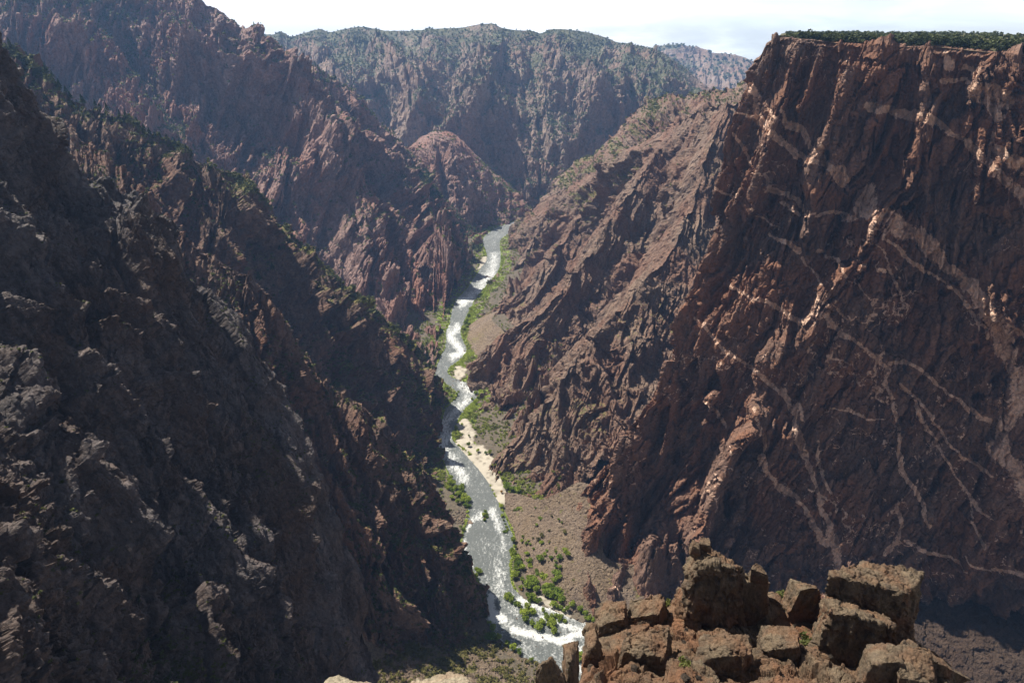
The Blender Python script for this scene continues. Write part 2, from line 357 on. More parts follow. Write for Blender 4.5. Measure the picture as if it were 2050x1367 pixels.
# --- right mid slopes down to the river
R2=sheet('canyon_side',[
 [(1000,500,2230),(1028,448,2110),(1052,422,2050),(1110,388,1960),(1180,350,1850),(1240,326,1750),(1290,282,1640),(1335,262,1540),(1385,225,1450),(1440,208,1360),(1500,206,1270),(1580,230,1150),(1680,260,1050)],
 [(1001,512,2120),(1022,485,2020),(1050,470,1940),(1100,455,1840),(1160,440,1740),(1220,430,1630),(1275,410,1530),(1315,400,1440),(1360,380,1360),(1410,370,1280),(1470,370,1210),(1550,400,1120),(1660,430,1030)],
 [(998,530,2100),(1005,545,1970),(1030,550,1870),(1070,555,1770),(1115,560,1670),(1160,560,1570),(1205,560,1480),(1250,560,1400),(1300,560,1320),(1360,560,1250),(1420,580,1190),(1500,610,1110),(1620,640,1040)],
 [(988,556,'z',2),(980,600,1690),(985,635,1570),(1005,660,1470),(1030,690,1380),(1055,720,1290),(1085,750,1210),(1120,780,1140),(1160,800,1070),(1220,820,1000),(1290,850,940),(1380,880,880),(1500,900,830)],
 [(978,572,'z',-3),(955,615,'z',-3),(938,650,'z',-3),(935,690,'z',-3),(950,725,'z',-3),(960,765,'z',-3),(975,800,'z',-3),(975,850,'z',-3),(975,900,'z',-3),(1000,950,'z',-3),(1030,985,'z',-3),(1085,1015,'z',-3),(1150,1050,'z',-3)]],
 M_right,step=1.4,back=(250,300,-160),
 spurs=[([(1160,350),(1130,430),(1095,520),(1050,600),(985,660)],34,46),([(1180,420),(1168,500),(1150,600),(1130,660)],20,-42),
        ([(1075,450),(1060,520),(1050,560)],16,-37),([(1330,270),(1290,340),(1240,400),(1190,470),(1200,560),(1150,650),(1090,760),(1010,850)],40,63),
        ([(1395,330),(1385,430),(1370,520),(1290,600),(1210,660),(1150,720),(1120,790),(1060,880),(1010,950)],44,75),
        ([(1240,330),(1220,400),(1200,440)],18,37),([(1285,290),(1270,350),(1240,410)],16,37),([(1262,330),(1245,390)],10,-25),([(1315,280),(1300,350)],10,-25),
        ([(1330,560),(1270,690),(1200,800),(1150,900),(1090,980)],45,63),([(1290,620),(1230,740),(1160,860)],22,-42),([(1120,600),(1080,700),(1000,780)],30,42),([(1150,700),(1100,800),(1030,900)],18,-29),
        ([(1060,600),(1010,690),(960,720)],26,29),([(985,600),(965,630),(945,650)],14,21)],
 fmin=.5,um=1.2,bf=110,fins=[('u',50,24,-.1),('u',22,12,-.1)],fac=[(32,7,E_R2,7),(14,3.6,E_R2,5),(6,1.7,E_R2,3),(3,.8,UP,1.5)],seed=51,autovein=.55,
 vegf=lambda g,Pg,px,py,nz:g-.05+.5*np.clip(1-seg_dist(px,py,[(1160,395),(1250,365),(1300,345)])[0]/22,0,1)+.45*np.clip(1-seg_dist(px,py,[(945,735),(975,760)])[0]/26,0,1)+.35*np.clip(1-seg_dist(px,py,[(985,870),(1010,850)])[0]/26,0,1))
# --- spurs that step down from the right rim to the river
def spur(rows,seed,a=1.0):
    e=pdir(rows[0][3],rows[1][3])
    r1=[((x0[0]*.55+x1[0]*.45),(x0[1]*.5+x1[1]*.5),(x0[2]*.62+x1[2]*.38)) if len(x0)==3 and len(x1)==3 else ((x0[0]+x1[0])/2,(x0[1]+x1[1])/2,'z',-2) for x0,x1 in zip(*rows)]
    sheet('canyon_spur',[rows[0],r1,rows[1]],M_right,step=1.35,vm=1.5,back=(-55*a,120*a,-120*a),fmin=.6,
     fins=[('v',60,22*a,-.5),('v',27,13*a,-.5),('v',12,5*a,-.45)],fac=[(26*a,6*a,e,3.5),(11*a,3*a,e,3),(5*a,1.5*a,UP,1.8)],seed=seed,autovein=.6,vegf=lambda g,Pg,px,py,nz:g-.05)
spur([[(1130,372,2000),(1105,410,1950),(1080,450,1900),(1058,490,1860),(1035,530,1800),(1000,548,1760),(970,576,'z',-3)],
      [(1190,430,1940),(1165,470,1890),(1135,510,1840),(1105,550,1790),(1075,585,1720),(1045,610,1620),(980,622,'z',-3)]],301,1.2)
spur([[(1250,318,1760),(1205,370,1700),(1165,420,1640),(1125,480,1580),(1085,530,1530),(1045,580,1490),(985,615,1480),(942,642,'z',-3)],
      [(1335,390,1700),(1290,450,1640),(1250,500,1575),(1210,550,1515),(1160,600,1455),(1110,650,1400),(1015,680,1325),(950,692,'z',-3)]],331,1.15)
spur([[(1360,232,1560),(1318,300,1470),(1280,350,1420),(1240,410,1370),(1200,470,1320),(1150,540,1270),(1090,610,1230),(1010,665,1205),(962,705,1165),(925,735,'z',-3)],
      [(1460,320,1480),(1420,400,1400),(1390,460,1350),(1350,530,1300),(1300,600,1250),(1240,670,1200),(1170,730,1150),(1100,780,1085),(1005,818,1025),(958,828,'z',-3)]],361,1.05)
spur([[(1455,200,1320),(1412,300,1230),(1385,400,1170),(1345,490,1110),(1290,560,1060),(1210,650,1010),(1150,720,970),(1095,800,930),(1040,870,890),(985,915,864),(968,952,'z',-3)],
      [(1570,320,1240),(1530,430,1150),(1500,520,1090),(1460,600,1030),(1420,680,980),(1360,770,930),(1290,850,880),(1210,920,835),(1150,985,790),(1100,1010,765),(1040,1015,'z',-3)]],391,.9)
# --- the great wall with its pale dikes
VEINS=[([(1502,168),(1514,194),(1509,215),(1512,238),(1537,257),(1561,279),(1584,301),(1602,314),(1625,321),(1654,326),(1672,337),(1698,355)],9),
([(1531,215),(1552,238)],8),([(1567,223),(1578,250),(1602,256),(1616,279),(1631,308)],9),([(1640,290),(1650,320),(1690,370)],12),
([(1528,349),(1540,373),(1566,387),(1590,399),(1607,416),(1613,431),(1654,427),(1698,428)],6),([(1566,405),(1599,430)],5),([(1423,370),(1449,383),(1470,390)],4),
([(1467,231),(1490,235),(1509,235)],3),([(1473,267),(1487,296),(1502,332),(1520,346)],4),([(1505,345),(1528,349)],3),
([(1732,212),(1770,217),(1817,229),(1852,235),(1876,247),(1905,267),(1934,285),(1963,314),(1993,343),(2019,367),(2045,396),(2090,430)],14),
([(1955,190),(1990,185),(2010,200)],26),([(1985,215),(1998,240)],16),([(1995,300),(2045,330),(2110,375)],24),([(1985,270),(1975,310)],10),([(1895,112),(1905,135)],12),([(1935,135),(1950,140)],13),([(1885,168),(1935,160)],6),
([(1740,385),(1720,425),(1770,437),(1802,460),(1840,469),(1864,495),(1887,521),(1917,548),(1949,583),(1972,618),(1995,650),(2010,694),(2022,735),(2037,767),(2039,811),(2010,860),(2005,910),(2040,950),(2070,1000),(2080,1060)],24),
([(2005,880),(1990,900),(2030,930)],22),([(2045,740),(2050,800)],18),([(1690,440),(1720,432)],10),
([(1905,574),(1928,595),(1952,636),(1972,662),(1975,677)],6),([(2001,633),(2022,656),(2048,671),(2090,690)],7),
([(1741,460),(1773,463),(1770,480),(1797,495),(1817,519),(1846,536),(1873,554),(1905,577)],5),
([(1720,483),(1759,495),(1770,513),(1779,536),(1794,568),(1808,598),(1817,636)],3),([(1637,501),(1672,516),(1698,557),(1723,580),(1744,598)],4),
([(1458,568),(1485,583),(1508,597),(1537,603),(1561,615),(1584,633),(1602,647),(1622,633),(1648,630),(1660,650),(1681,668),(1700,677),(1729,697),(1753,715),(1779,738),(1773,767),(1782,794),(1791,826),(1797,860),(1805,944),(1823,967),(1838,991),(1849,1023),(1858,1049)],7),
([(1779,726),(1808,723),(1840,738),(1867,761),(1899,788),(1928,805),(1963,835),(1981,843)],5),
([(1799,770),(1826,791),(1849,817),(1876,852),(1899,888),(1928,912),(1952,929),(1987,953)],5),
([(1823,794),(1838,832),(1870,874),(1890,918),(1919,961),(1946,994),(1969,1023),(1987,1040)],5),
([(1808,985),(1797,1014),(1808,1049),(1797,1081),(1770,1108)],6),([(1811,1084),(1852,1102),(1905,1119),(1963,1137),(2048,1146)],5),([(1946,994),(1950,1050),(1968,1100)],3),
([(1409,800),(1433,824),(1450,853)],6),([(1567,780),(1594,830),(1591,856),(1602,888),(1614,923),(1629,961),(1640,997),(1652,1032),(1661,1061),(1673,1108),(1679,1143),(1680,1200)],10),
([(1523,912),(1535,953),(1556,973),(1585,985),(1614,1014),(1629,1049),(1655,1087)],10),([(1637,880),(1637,926),(1649,961),(1667,985)],4),
([(1391,636),(1429,674),(1449,703),(1485,720),(1514,744),(1549,776),(1578,802),(1599,823)],6),([(1607,516),(1628,548),(1648,574)],4),([(1537,469),(1578,486),(1599,504)],6),
([(1512,818),(1526,868),(1529,900)],4),([(1640,840),(1665,815),(1700,822),(1740,837),(1775,838)],3),([(1600,810),(1610,835)],8),([(1700,640),(1640,600)],3),([(1500,420),(1530,440),(1560,455)],3)]
VEINS=[(p,w*1.3) for p,w in VEINS]
R1=sheet('cliff',[
 [(1505, 120, 775), (1545, 76, 752), (1610, 76, 738), (1680, 83, 722), (1750, 88, 706), (1830, 91, 690), (1870, 90, 680), (1950, 98, 664), (2060, 108, 640), (2260, 118, 600), (2500, 130, 540)],
 [(1498, 170, 772), (1530, 170, 748), (1600, 170, 732), (1675, 175, 716), (1748, 180, 700), (1830, 180, 684), (1872, 182, 674), (1954, 190, 658), (2070, 200, 634), (2275, 215, 594), (2520, 230, 534)],
 [(1450, 330, 768), (1505, 335, 742), (1580, 340, 721), (1660, 345, 705), (1740, 350, 689), (1825, 355, 673), (1875, 360, 663), (1962, 365, 647), (2080, 375, 623), (2290, 390, 583), (2550, 400, 523)],
 [(1392, 590, 758), (1450, 600, 728), (1535, 610, 700), (1635, 620, 684), (1730, 628, 668), (1825, 636, 652), (1885, 642, 642), (1980, 655, 626), (2110, 670, 602), (2340, 690, 562), (2600, 700, 502)],
 [(1292, 840, 732), (1380, 860, 700), (1480, 875, 672), (1600, 888, 656), (1715, 898, 640), (1820, 908, 624), (1895, 918, 614), (2005, 932, 598), (2150, 950, 574), (2400, 970, 534), (2680, 980, 474)],
 [(1130, 1035, 695), (1260, 1090, 660), (1380, 1110, 640), (1520, 1120, 624), (1660, 1125, 608), (1790, 1130, 592), (1890, 1135, 582), (2020, 1140, 566), (2190, 1150, 542), (2450, 1170, 502), (2750, 1200, 442)],
 [(1128,1190,'z',-5),(1240,1290,'z',-5),(1360,1300,'z',-5),(1520,1300,'z',-5),(1680,1290,'z',0),(1820,1260,575),(1930,1255,585),(2080,1255,580),(2260,1260,565),(2520,1290,520),(2850,1330,460)]],
 M_wall,step=1.35,back=(120,130,-30),
 spurs=[([(1400,560),(1378,680),(1352,760),(1300,850),(1245,940),(1190,1030),(1150,1110)],26,38),([(1505,110),(1480,230),(1450,330),(1420,450),(1400,560)],20,14),
        ([(1600,80),(1580,170),(1555,250),(1530,330),(1510,420)],22,26),([(1645,82),(1620,170),(1600,230)],16,20),([(1700,120),(1690,200),(1640,300)],30,20),
        ([(1870,92),(1862,160),(1846,240),(1838,300),(1820,370),(1780,410),(1740,450),(1700,520),(1660,570),(1620,640),(1585,700)],34,30),
        ([(1790,240),(1770,300),(1745,350)],14,18),([(2010,95),(1965,150),(1940,190)],26,12),([(1700,400),(1660,450),(1640,520)],20,-16),
        ([(1420,640),(1400,760),(1395,800)],16,16),([(1500,790),(1515,830),(1470,890),(1440,960),(1405,1040),(1385,1120)],28,46),([(1440,785),(1420,800)],18,22),
        ([(1300,870),(1255,960),(1215,1040),(1180,1130)],30,34),([(1360,780),(1340,880),(1310,960)],22,26),([(1320,1070),(1295,1130),(1290,1200)],34,44),([(1355,1090),(1350,1150)],14,20),
        ([(1350,900),(1300,1010),(1260,1120)],26,-38),([(1470,980),(1430,1080),(1410,1150)],26,-30),([(1200,1060),(1170,1130),(1190,1210)],22,22),([(1250,1130),(1225,1230)],18,24),
        ([(1440,330),(1420,420),(1400,520)],16,-18),([(1480,420),(1450,540),(1430,620)],14,-14),([(1850,400),(1900,480),(1960,560)],60,12)],
 fins=[('u',95,17,.22),('u',40,10,.22),('u',16,4,.2)],fmin=.4,ribs=[(110,12,(-.28,0,-.95),5),(42,7,(-.28,0,-.95),5)],fac=[(48,12,(-.3,0,-.9),4.5),(20,8.5,(-.3,0,-.9),4),(8.5,3.6,(-.2,0,-.9),2.4),(4,1.3,UP,1.5)],seed=61,veins=VEINS,autovein=.8,
 vegf=lambda g,Pg,px,py,nz:g-.25+.5*np.clip((105-py)/60,0,1)*(px<1640))
# plateau behind the rim
xs=[1532,1548,1610,1680,1750,1830,1870,1950,2060,2260,2500]
rim=[(764,108),(752,80),(738,78),(722,85),(706,90),(690,93),(680,92),(664,100),(640,110),(600,120),(540,132)]
PZ=[]
for k,(dy,zz) in enumerate(((1,-1),(40,1),(180,2),(600,1),(1100,2),(2600,-20))):
    row=[]
    for x,(Y,py) in zip(xs,rim):
        p=P(x,py,Y); d=np.array([p[0],p[1]]); s=(Y+dy)/Y
        f=(0,.3,.75,1,1,1)[k]; row.append((p[0]+dy*.38,p[1]+dy,p[2]*(1-f)+(H-6.5)*f+(zz if k in(0,5) else 0)))
    PZ.append(row)
PZ=np.array(PZ)
kv=np.array([0,1,2,3,4,5.]); ku=np.arange(len(xs),dtype=float)
Gp=cr(cr(PZ,kv,np.linspace(0,5,160)).transpose(1,0,2),ku,np.linspace(0,len(xs)-1,260)).transpose(1,0,2)
Gp[...,2]+=fbm(Gp/60,3,5)*1.5*np.clip(np.arange(160)/20,0,1)[:,None]
M_ground=rock_mat('dry_ground',(.2,.14,.09),(.3,.22,.14),(.22,.15,.09),(.12,.09,.05),1.0,veg=(.06,.07,.025))
pl=grid_mesh('plateau',Gp,M_ground,{'vein':np.zeros(Gp.shape[:2]),'veg':np.clip(.35+np.arange(160)/40.,0,.8)[:,None]*np.ones((160,260))},flip=normals(Gp,1)[80,100,2]<0); tag(pl,kind='structure')
# --- green-backed ridge
L3=sheet('ridge',[
 [(-420,-180,900),(-200,-60,900),(-50,40,900),(15,92,900),(80,138,900),(150,192,905),(250,236,920),(318,268,935),(370,292,950),(405,322,955),(450,334,960),(500,352,970),(536,400,985),(570,452,1000),(606,490,1010),(680,555,1020),(752,612,1040),(815,668,1050),(862,725,1050),(885,778,1030),(888,850,975),(872,900,925)],
 [(-420,0,820),(-200,60,820),(-60,140,820),(5,180,820),(65,230,820),(130,280,820),(220,330,830),(285,360,840),(335,390,850),(370,420,855),(410,440,860),(455,460,865),(490,510,875),(525,560,885),(565,600,890),(635,660,900),(705,715,915),(768,770,925),(820,820,930),(850,850,935),(868,885,925),(865,915,900)],
 [(-420,400,600),(-200,450,600),(-80,480,600),(-20,500,610),(40,530,620),(100,560,630),(180,600,640),(245,640,650),(300,680,660),(335,700,665),(375,720,670),(415,740,675),(450,780,680),(490,820,690),(535,860,690),(600,900,700),(670,940,710),(730,970,720),(790,990,740),(830,1000,760),(858,1000,'z',-5),(862,990,'z',-5)]],
 M_mid,step=1.45,back=(-60,160,-150),
 spurs=[([(370,292),(330,370),(400,460),(450,540)],30,30),([(405,322),(440,400),(500,480)],22,26),([(500,352),(480,410),(560,520),(620,600)],26,30),([(606,490),(640,560),(690,640),(740,720)],26,30),
        ([(560,530),(600,620),(640,720)],30,34),([(752,612),(770,700),(820,790)],24,26),([(680,620),(720,700),(780,800),(840,870)],24,26),([(600,600),(660,720),(720,800)],16,-24),([(862,725),(850,800),(860,880)],18,16),([(230,260),(200,340),(260,430)],26,24)],
 fmin=.5,fins=[('u',46,24,-.5),('u',20,11,-.5),('u',10,4,-.4)],ribs=[(80,10,E_L3,4)],fac=[(28,7,E_L3,4),(12,5.4,E_L3,3),(5,2.1,UP,1.5)],seed=71,
 vegf=lambda g,Pg,px,py,nz:g+.15+.75*np.clip(1-seg_dist(px,py,[(-50,40),(80,142),(250,240),(370,296),(460,345),(536,402),(606,492),(752,612),(862,725)])[0]/16,0,1)+.5*np.clip(1-seg_dist(px,py,[(790,740),(860,800)])[0]/26,0,1))
# --- dark middle spur
L2=sheet('spur',[
 [(140,260,700),(235,330,680),(330,425,665),(400,492,655),(470,536,650),(512,556,648),(560,612,645),(602,692,645),(650,762,645),(700,792,645),(752,832,642),(800,896,640),(862,945,640),(895,1010,632),(925,1085,615),(952,1140,600),(980,1200,585),(978,1245,568),(945,1300,545),(935,1400,480)],
 [(140,360,640),(215,430,625),(300,520,615),(365,590,605),(430,640,600),(475,670,598),(525,730,595),(565,800,593),(610,860,592),(655,900,590),(705,940,588),(755,990,585),(815,1040,583),(860,1090,578),(890,1140,570),(915,1180,565),(935,1220,560),(930,1262,552),(915,1310,535),(915,1410,475)],
 [(140,700,480),(200,760,480),(270,840,485),(330,900,490),(390,950,490),(440,990,490),(500,1050,490),(545,1110,490),(585,1160,490),(630,1200,490),(680,1240,490),(730,1280,488),(790,1310,486),(840,1330,'z',0),(870,1340,'z',-3),(885,1345,'z',-3),(890,1350,'z',-3),(892,1360,'z',-3),(890,1380,'z',-3),(890,1440,'z',-3)]],
 M_mid,step=1.4,back=(-70,110,-90),
 spurs=[([(602,692),(620,780),(660,880),(700,980)],24,22),([(700,792),(720,880),(760,960),(810,1040)],22,22),([(800,896),(820,980),(860,1060),(900,1130)],22,18),([(640,940),(700,1040),(760,1120)],22,24),([(560,612),(590,700),(600,800)],24,20),
        ([(690,1010),(760,1060),(800,1100)],20,16),([(850,1090),(900,1150),(960,1210)],22,18),([(740,1140),(800,1220),(860,1290)],24,20),([(780,1060),(800,1160),(840,1240)],16,-16)],
 fmin=.55,fins=[('u',50,18,-.5),('u',22,8,-.5),('u',11,3.2,-.4)],ribs=[(52,7,E_L2,4.5)],fac=[(22,5.5,E_L2,4),(9,4,E_L2,3),(4,1.7,UP,1.6)],seed=81,
 vegf=lambda g,Pg,px,py,nz:g+.12+.45*np.clip(1-seg_dist(px,py,[(790,1085),(900,1100)])[0]/26,0,1)+.35*np.clip(1-seg_dist(px,py,[(680,930),(720,1020),(760,1160),(800,1220)])[0]/40,0,1)+.5*np.clip(1-seg_dist(px,py,[(940,960),(940,960)])[0]/30,0,1))
# --- near left wall
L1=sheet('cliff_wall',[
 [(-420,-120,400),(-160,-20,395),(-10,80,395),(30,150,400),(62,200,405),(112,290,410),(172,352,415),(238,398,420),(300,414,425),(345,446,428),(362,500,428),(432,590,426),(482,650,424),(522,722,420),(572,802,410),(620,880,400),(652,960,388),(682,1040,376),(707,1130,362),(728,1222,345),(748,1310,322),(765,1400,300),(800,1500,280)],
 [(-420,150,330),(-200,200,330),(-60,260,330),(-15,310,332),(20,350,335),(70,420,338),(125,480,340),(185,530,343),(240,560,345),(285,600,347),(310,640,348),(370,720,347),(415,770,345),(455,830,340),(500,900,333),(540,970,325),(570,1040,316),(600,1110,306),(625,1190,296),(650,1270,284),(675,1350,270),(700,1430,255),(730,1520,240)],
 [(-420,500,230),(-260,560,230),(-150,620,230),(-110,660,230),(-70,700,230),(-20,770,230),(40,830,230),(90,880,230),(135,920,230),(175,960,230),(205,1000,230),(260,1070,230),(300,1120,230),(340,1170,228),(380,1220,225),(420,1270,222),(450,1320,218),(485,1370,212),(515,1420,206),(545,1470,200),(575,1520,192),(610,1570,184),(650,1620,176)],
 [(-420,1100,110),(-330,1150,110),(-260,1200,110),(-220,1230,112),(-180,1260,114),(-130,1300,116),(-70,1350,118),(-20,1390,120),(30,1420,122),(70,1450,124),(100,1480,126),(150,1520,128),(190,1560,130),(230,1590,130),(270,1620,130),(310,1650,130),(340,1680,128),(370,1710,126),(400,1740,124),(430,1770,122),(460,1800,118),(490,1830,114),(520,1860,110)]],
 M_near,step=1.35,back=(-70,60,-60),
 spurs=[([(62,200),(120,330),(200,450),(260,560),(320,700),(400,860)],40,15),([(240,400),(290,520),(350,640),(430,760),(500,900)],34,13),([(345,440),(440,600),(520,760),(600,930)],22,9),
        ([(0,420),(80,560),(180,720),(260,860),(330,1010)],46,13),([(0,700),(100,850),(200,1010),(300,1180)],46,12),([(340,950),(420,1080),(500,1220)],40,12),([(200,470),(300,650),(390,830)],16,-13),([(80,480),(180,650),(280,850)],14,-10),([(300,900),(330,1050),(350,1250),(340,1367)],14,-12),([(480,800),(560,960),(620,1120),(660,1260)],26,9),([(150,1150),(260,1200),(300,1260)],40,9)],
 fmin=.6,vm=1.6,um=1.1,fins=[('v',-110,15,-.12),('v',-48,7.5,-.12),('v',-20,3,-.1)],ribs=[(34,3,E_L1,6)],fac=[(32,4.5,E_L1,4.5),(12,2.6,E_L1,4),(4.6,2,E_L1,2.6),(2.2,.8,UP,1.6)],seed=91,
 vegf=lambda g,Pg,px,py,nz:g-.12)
# --- foreground crag
CR_=sheet('rocky_outcrop',[
 [(1120,1500,50),(1150,1400,62),(1172,1300,74),(1200,1258,80),(1240,1240,82),(1300,1226,84),(1365,1196,86),(1420,1225,86),(1480,1215,87),(1545,1186,88),(1575,1215,87),(1640,1235,86),(1720,1240,85),(1800,1262,83),(1850,1290,80),(1905,1330,77),(1945,1370,73),(2020,1430,68),(2150,1500,60)],
 [(1120,1560,46),(1160,1450,55),(1190,1360,64),(1220,1310,70),(1260,1290,73),(1310,1280,75),(1370,1265,76),(1425,1270,76),(1485,1265,77),(1545,1250,78),(1585,1265,77),(1650,1280,76),(1720,1290,75),(1800,1310,73),(1850,1340,70),(1905,1380,67),(1945,1420,64),(2020,1480,58),(2150,1560,52)],
 [(1120,1750,30),(1170,1700,34),(1210,1650,38),(1250,1620,40),(1290,1600,42),(1340,1590,44),(1390,1580,45),(1440,1580,45),(1490,1580,46),(1545,1570,46),(1590,1570,46),(1650,1580,45),(1720,1590,44),(1800,1600,43),(1850,1620,42),(1905,1650,40),(1945,1680,38),(2020,1720,35),(2150,1780,30)]],
 M_crag,step=1.4,vm=1.7,back=(8,25,-40),ribs=[(14,3.6,(.1,.1,-1),2)],fac=[(9,2.1,(.1,.1,-1),1.6),(4.2,.9,(.1,.1,-1),1.4),(1.8,.5,UP,1.2),(.8,.2,UP,1)],seed=101,vegscale=5,
 vegf=lambda g,Pg,px,py,nz:g*.8-.1)
# ============================================================= RIVER AND FLOOR
RIV=[(440,1040,1062),(452,1005,1042),(462,985,1030),(474,970,1008),(485,966,1000),(500,972,1001),(520,975,1002),(540,961,998),(560,948,984),(580,934,966),(600,915,950),(620,906,940),(650,900,926),(665,893,921),(682,894,926),(700,890,934),(720,880,921),(740,873,896),(755,874,905),(772,900,948),(790,917,957),(805,905,946),(820,893,930),(850,884,912),(875,877,904),(900,880,921),(930,893,948),(960,905,972),(990,925,988),(1020,939,1003),(1050,934,1018),(1080,927,1028),(1110,930,1022),(1140,944,1020),(1170,964,1024),(1200,978,1050),(1215,977,1090),(1230,976,1125),(1245,978,1160),(1262,990,1215),(1285,1010,1260),(1310,1050,1290),(1335,1100,1300),(1365,1130,1300),(1420,1150,1300)]
Lb=np.array([G(l,y) for y,l,r in RIV]); Rb=np.array([G(r,y) for y,l,r in RIV])
kk=np.array([y for y,l,r in RIV],float); tt=np.concatenate([np.linspace(440,1000,420,endpoint=False),np.linspace(1000,1420,420)])
Lc=cr(Lb,kk,tt); Rc=cr(Rb,kk,tt)
# water surface
w=np.linspace(-.06,1.06,110)[None,:,None]
Wg=Lc[:,None]*(1-w)+Rc[:,None]*w
wpx,wpy=proj(Wg); wob=fbm(Wg/9.0,3,7)*1.0
wq=np.stack([Wg[...,0]/7,Wg[...,1]/7,Wg[...,2]],-1)
foam_glint=np.zeros(wpx.shape,np.float32)
def foamblob(pts,w_,a=1):
    d,_=seg_dist(wpx+wob*4,wpy+wob*4,pts); np.maximum(foam_glint,a*np.clip(1.2-d/w_,0,1),out=foam_glint)
for pts,w_,a in [([(990,515),(985,545),(960,580),(925,605)],12,.62),([(925,605),(935,600)],12,.9),([(915,655),(900,675),(915,690),(925,705),(905,715)],10,.95),([(900,665),(895,655)],8,.6),
    ([(925,770),(945,785),(935,800),(910,825),(890,845)],12,.7),([(880,830),(895,870),(885,890),(905,925),(930,960)],14,.75),
    ([(935,1060),(950,1040),(965,1030)],7,.9),([(928,1080),(932,1110),(945,1130)],7,.85),([(985,1020),(1000,1060),(1010,1090)],9,.7),([(1020,1030),(1030,1070)],6,.7),([(1010,1090),(990,1130)],14,.4),
    ([(985,1195),(982,1215),(985,1235),(1005,1240)],9,1.25),([(990,1225),(1010,1240)],8,1.2),([(1030,1262),(1070,1270),(1120,1282),(1150,1270),(1195,1255)],9,1.35),([(1110,1280),(1150,1290),(1165,1310)],9,1.25),([(1140,1320),(1160,1340)],10,1.0),
    ([(1040,1200),(1080,1215),(1130,1225),(1180,1245)],9,.85),([(1060,1225),(1110,1245),(1160,1260)],8,.7),([(1000,1140),(1000,1180)],16,.45)]: foamblob(pts,w_,a)
foam_glint=foam_glint*.8+fbm(Wg/np.array([2.2,5.,3.]),5,8)*.5+.1+.16*np.clip(fbm(Wg/np.array([14.,30.,9.]),3,18),-.5,1)+.08*np.clip((720-wpy)/200,0,1)+.15*np.clip((wpy-1150)/60,0,1)  # whitewater plus painted glint: pale speckle and a brighter far reach
Wg[...,2]=fbm(Wg/np.array([3.5,3.5,3.5]),3,9)*.35+foam_glint.clip(0,1)*fbm(Wg/1.6,2,10)*.5
m,nt,N,L,b,out=nodes('river_water')
tc=N('ShaderNodeTexCoord').outputs['Object']
n1=noise(N,L,tc,.55,5,.7); n2=noise(N,L,tc,.42,7,.82)
fa=N('ShaderNodeMath',operation='ADD'); mf=N('ShaderNodeMath',operation='MULTIPLY_ADD',i_1=3.4,i_2=-1.7); L(n2,mf.inputs[0]); L(attr(N,'foam_glint'),fa.inputs[0]); L(mf.outputs[0],fa.inputs[1])  # white speckle paints sun sparkle into the water colour
fr=ramp(N,L,fa.outputs[0],[(.25,0),(.85,1)])
L(mixc(N,L,fr,(.17,.185,.18),(.80,.82,.80)),b.inputs['Base Color'])
L(ramp(N,L,fr,[(0,.3),(1,.6)]),b.inputs['Roughness']); b.inputs['IOR'].default_value=1.33; b.inputs['Specular IOR Level'].default_value=.9
hh=N('ShaderNodeMath',operation='MULTIPLY_ADD',i_1=2.4); L(n1,hh.inputs[0]); h2=N('ShaderNodeMath',operation='MULTIPLY',i_1=.7); L(n2,h2.inputs[0]); L(h2.outputs[0],hh.inputs[2])
bp=N('ShaderNodeBump',i_Strength=1.0,i_Distance=1.5); L(hh.outputs[0],bp.inputs['Height']); L(bp.outputs[0],b.inputs['Normal'])
ro=grid_mesh('river',Wg,m,{'foam_glint':foam_glint},flip=normals(Wg,1)[50,50,2]<0); tag(ro,kind='structure')
# valley floor
c=np.concatenate([np.linspace(-140,0,90,endpoint=False),np.linspace(0,1,14,endpoint=False),np.linspace(1,141,90)])
Dv=Rc-Lc; Dv/=np.linalg.norm(Dv,axis=1,keepdims=True); Dv=np.stack([np.ones(len(tt)),0*tt,0*tt],1)
cc=c[None,:]
Fg=np.where((cc<0)[...,None],Lc[:,None]+Dv[:,None]*np.minimum(cc,0)[...,None],np.where((cc>1)[...,None],Rc[:,None]+Dv[:,None]*np.maximum(cc-1,0)[...,None],Lc[:,None]*(1-cc[...,None])+Rc[:,None]*cc[...,None]))
off=np.where(cc<0,-cc,np.where(cc>1,cc-1,0.)); inn=((cc>=0)&(cc<=1))
fpx,fpy=proj(Fg)
Fg[...,2]=np.where(inn,-1.2,-.5+off*.05+np.clip(off-25,0,200)*-.02)+fbm(Fg/12,4,15)*np.clip(off/10,.0,1)*1.2+.5*np.clip(off/1.5,0,1)
def pm(pts,w_,soft=.5): d,_=seg_dist(fpx+fbm(Fg/8,2,3)*3,fpy,pts); return np.clip((1.15-d/w_)/soft,0,1)
sand=np.zeros(fpx.shape); sn=fbm(Fg/6.0,4,77)
for pts,w_ in [([(965,535),(972,520)],9),([(955,578),(962,572)],7),([(915,740),(925,745),(915,755)],9),([(925,850),(940,870),(935,885)],14),([(925,895),(945,915),(965,935),(985,965),(1000,990)],20),([(960,905),(985,935)],14),([(1120,1250),(1160,1280),(1130,1220),(1080,1200)],8)]:
    sand=np.maximum(sand,pm(pts,w_))
green=np.clip(1.1-off/7,0,1)*.7
for pts,w_ in [([(955,488),(985,484)],7),([(975,505),(975,520)],8),([(1003,520),(985,560),(970,590)],9),([(935,640),(945,620),(940,660)],9),([(905,735),(925,720),(945,705)],8),([(905,870),(915,890),(940,915)],7),([(915,850),(945,810),(955,785)],10)]:
    green=np.maximum(green,pm(pts,w_))
sand=np.clip(sand*1.3+sn*1.1-.25,0,1)*(sand>0); green=np.where(sand>.6,0,green); green=np.maximum(green,(off<34)*(~inn)*np.clip(.42+sn*1.2,0,.75)*np.clip((1000-fpy)/100,0,1)*(sand<.3)); green=np.where(fpy>1185,green*.35,green)
m,nt,N,L,b,out=nodes('river_bank')
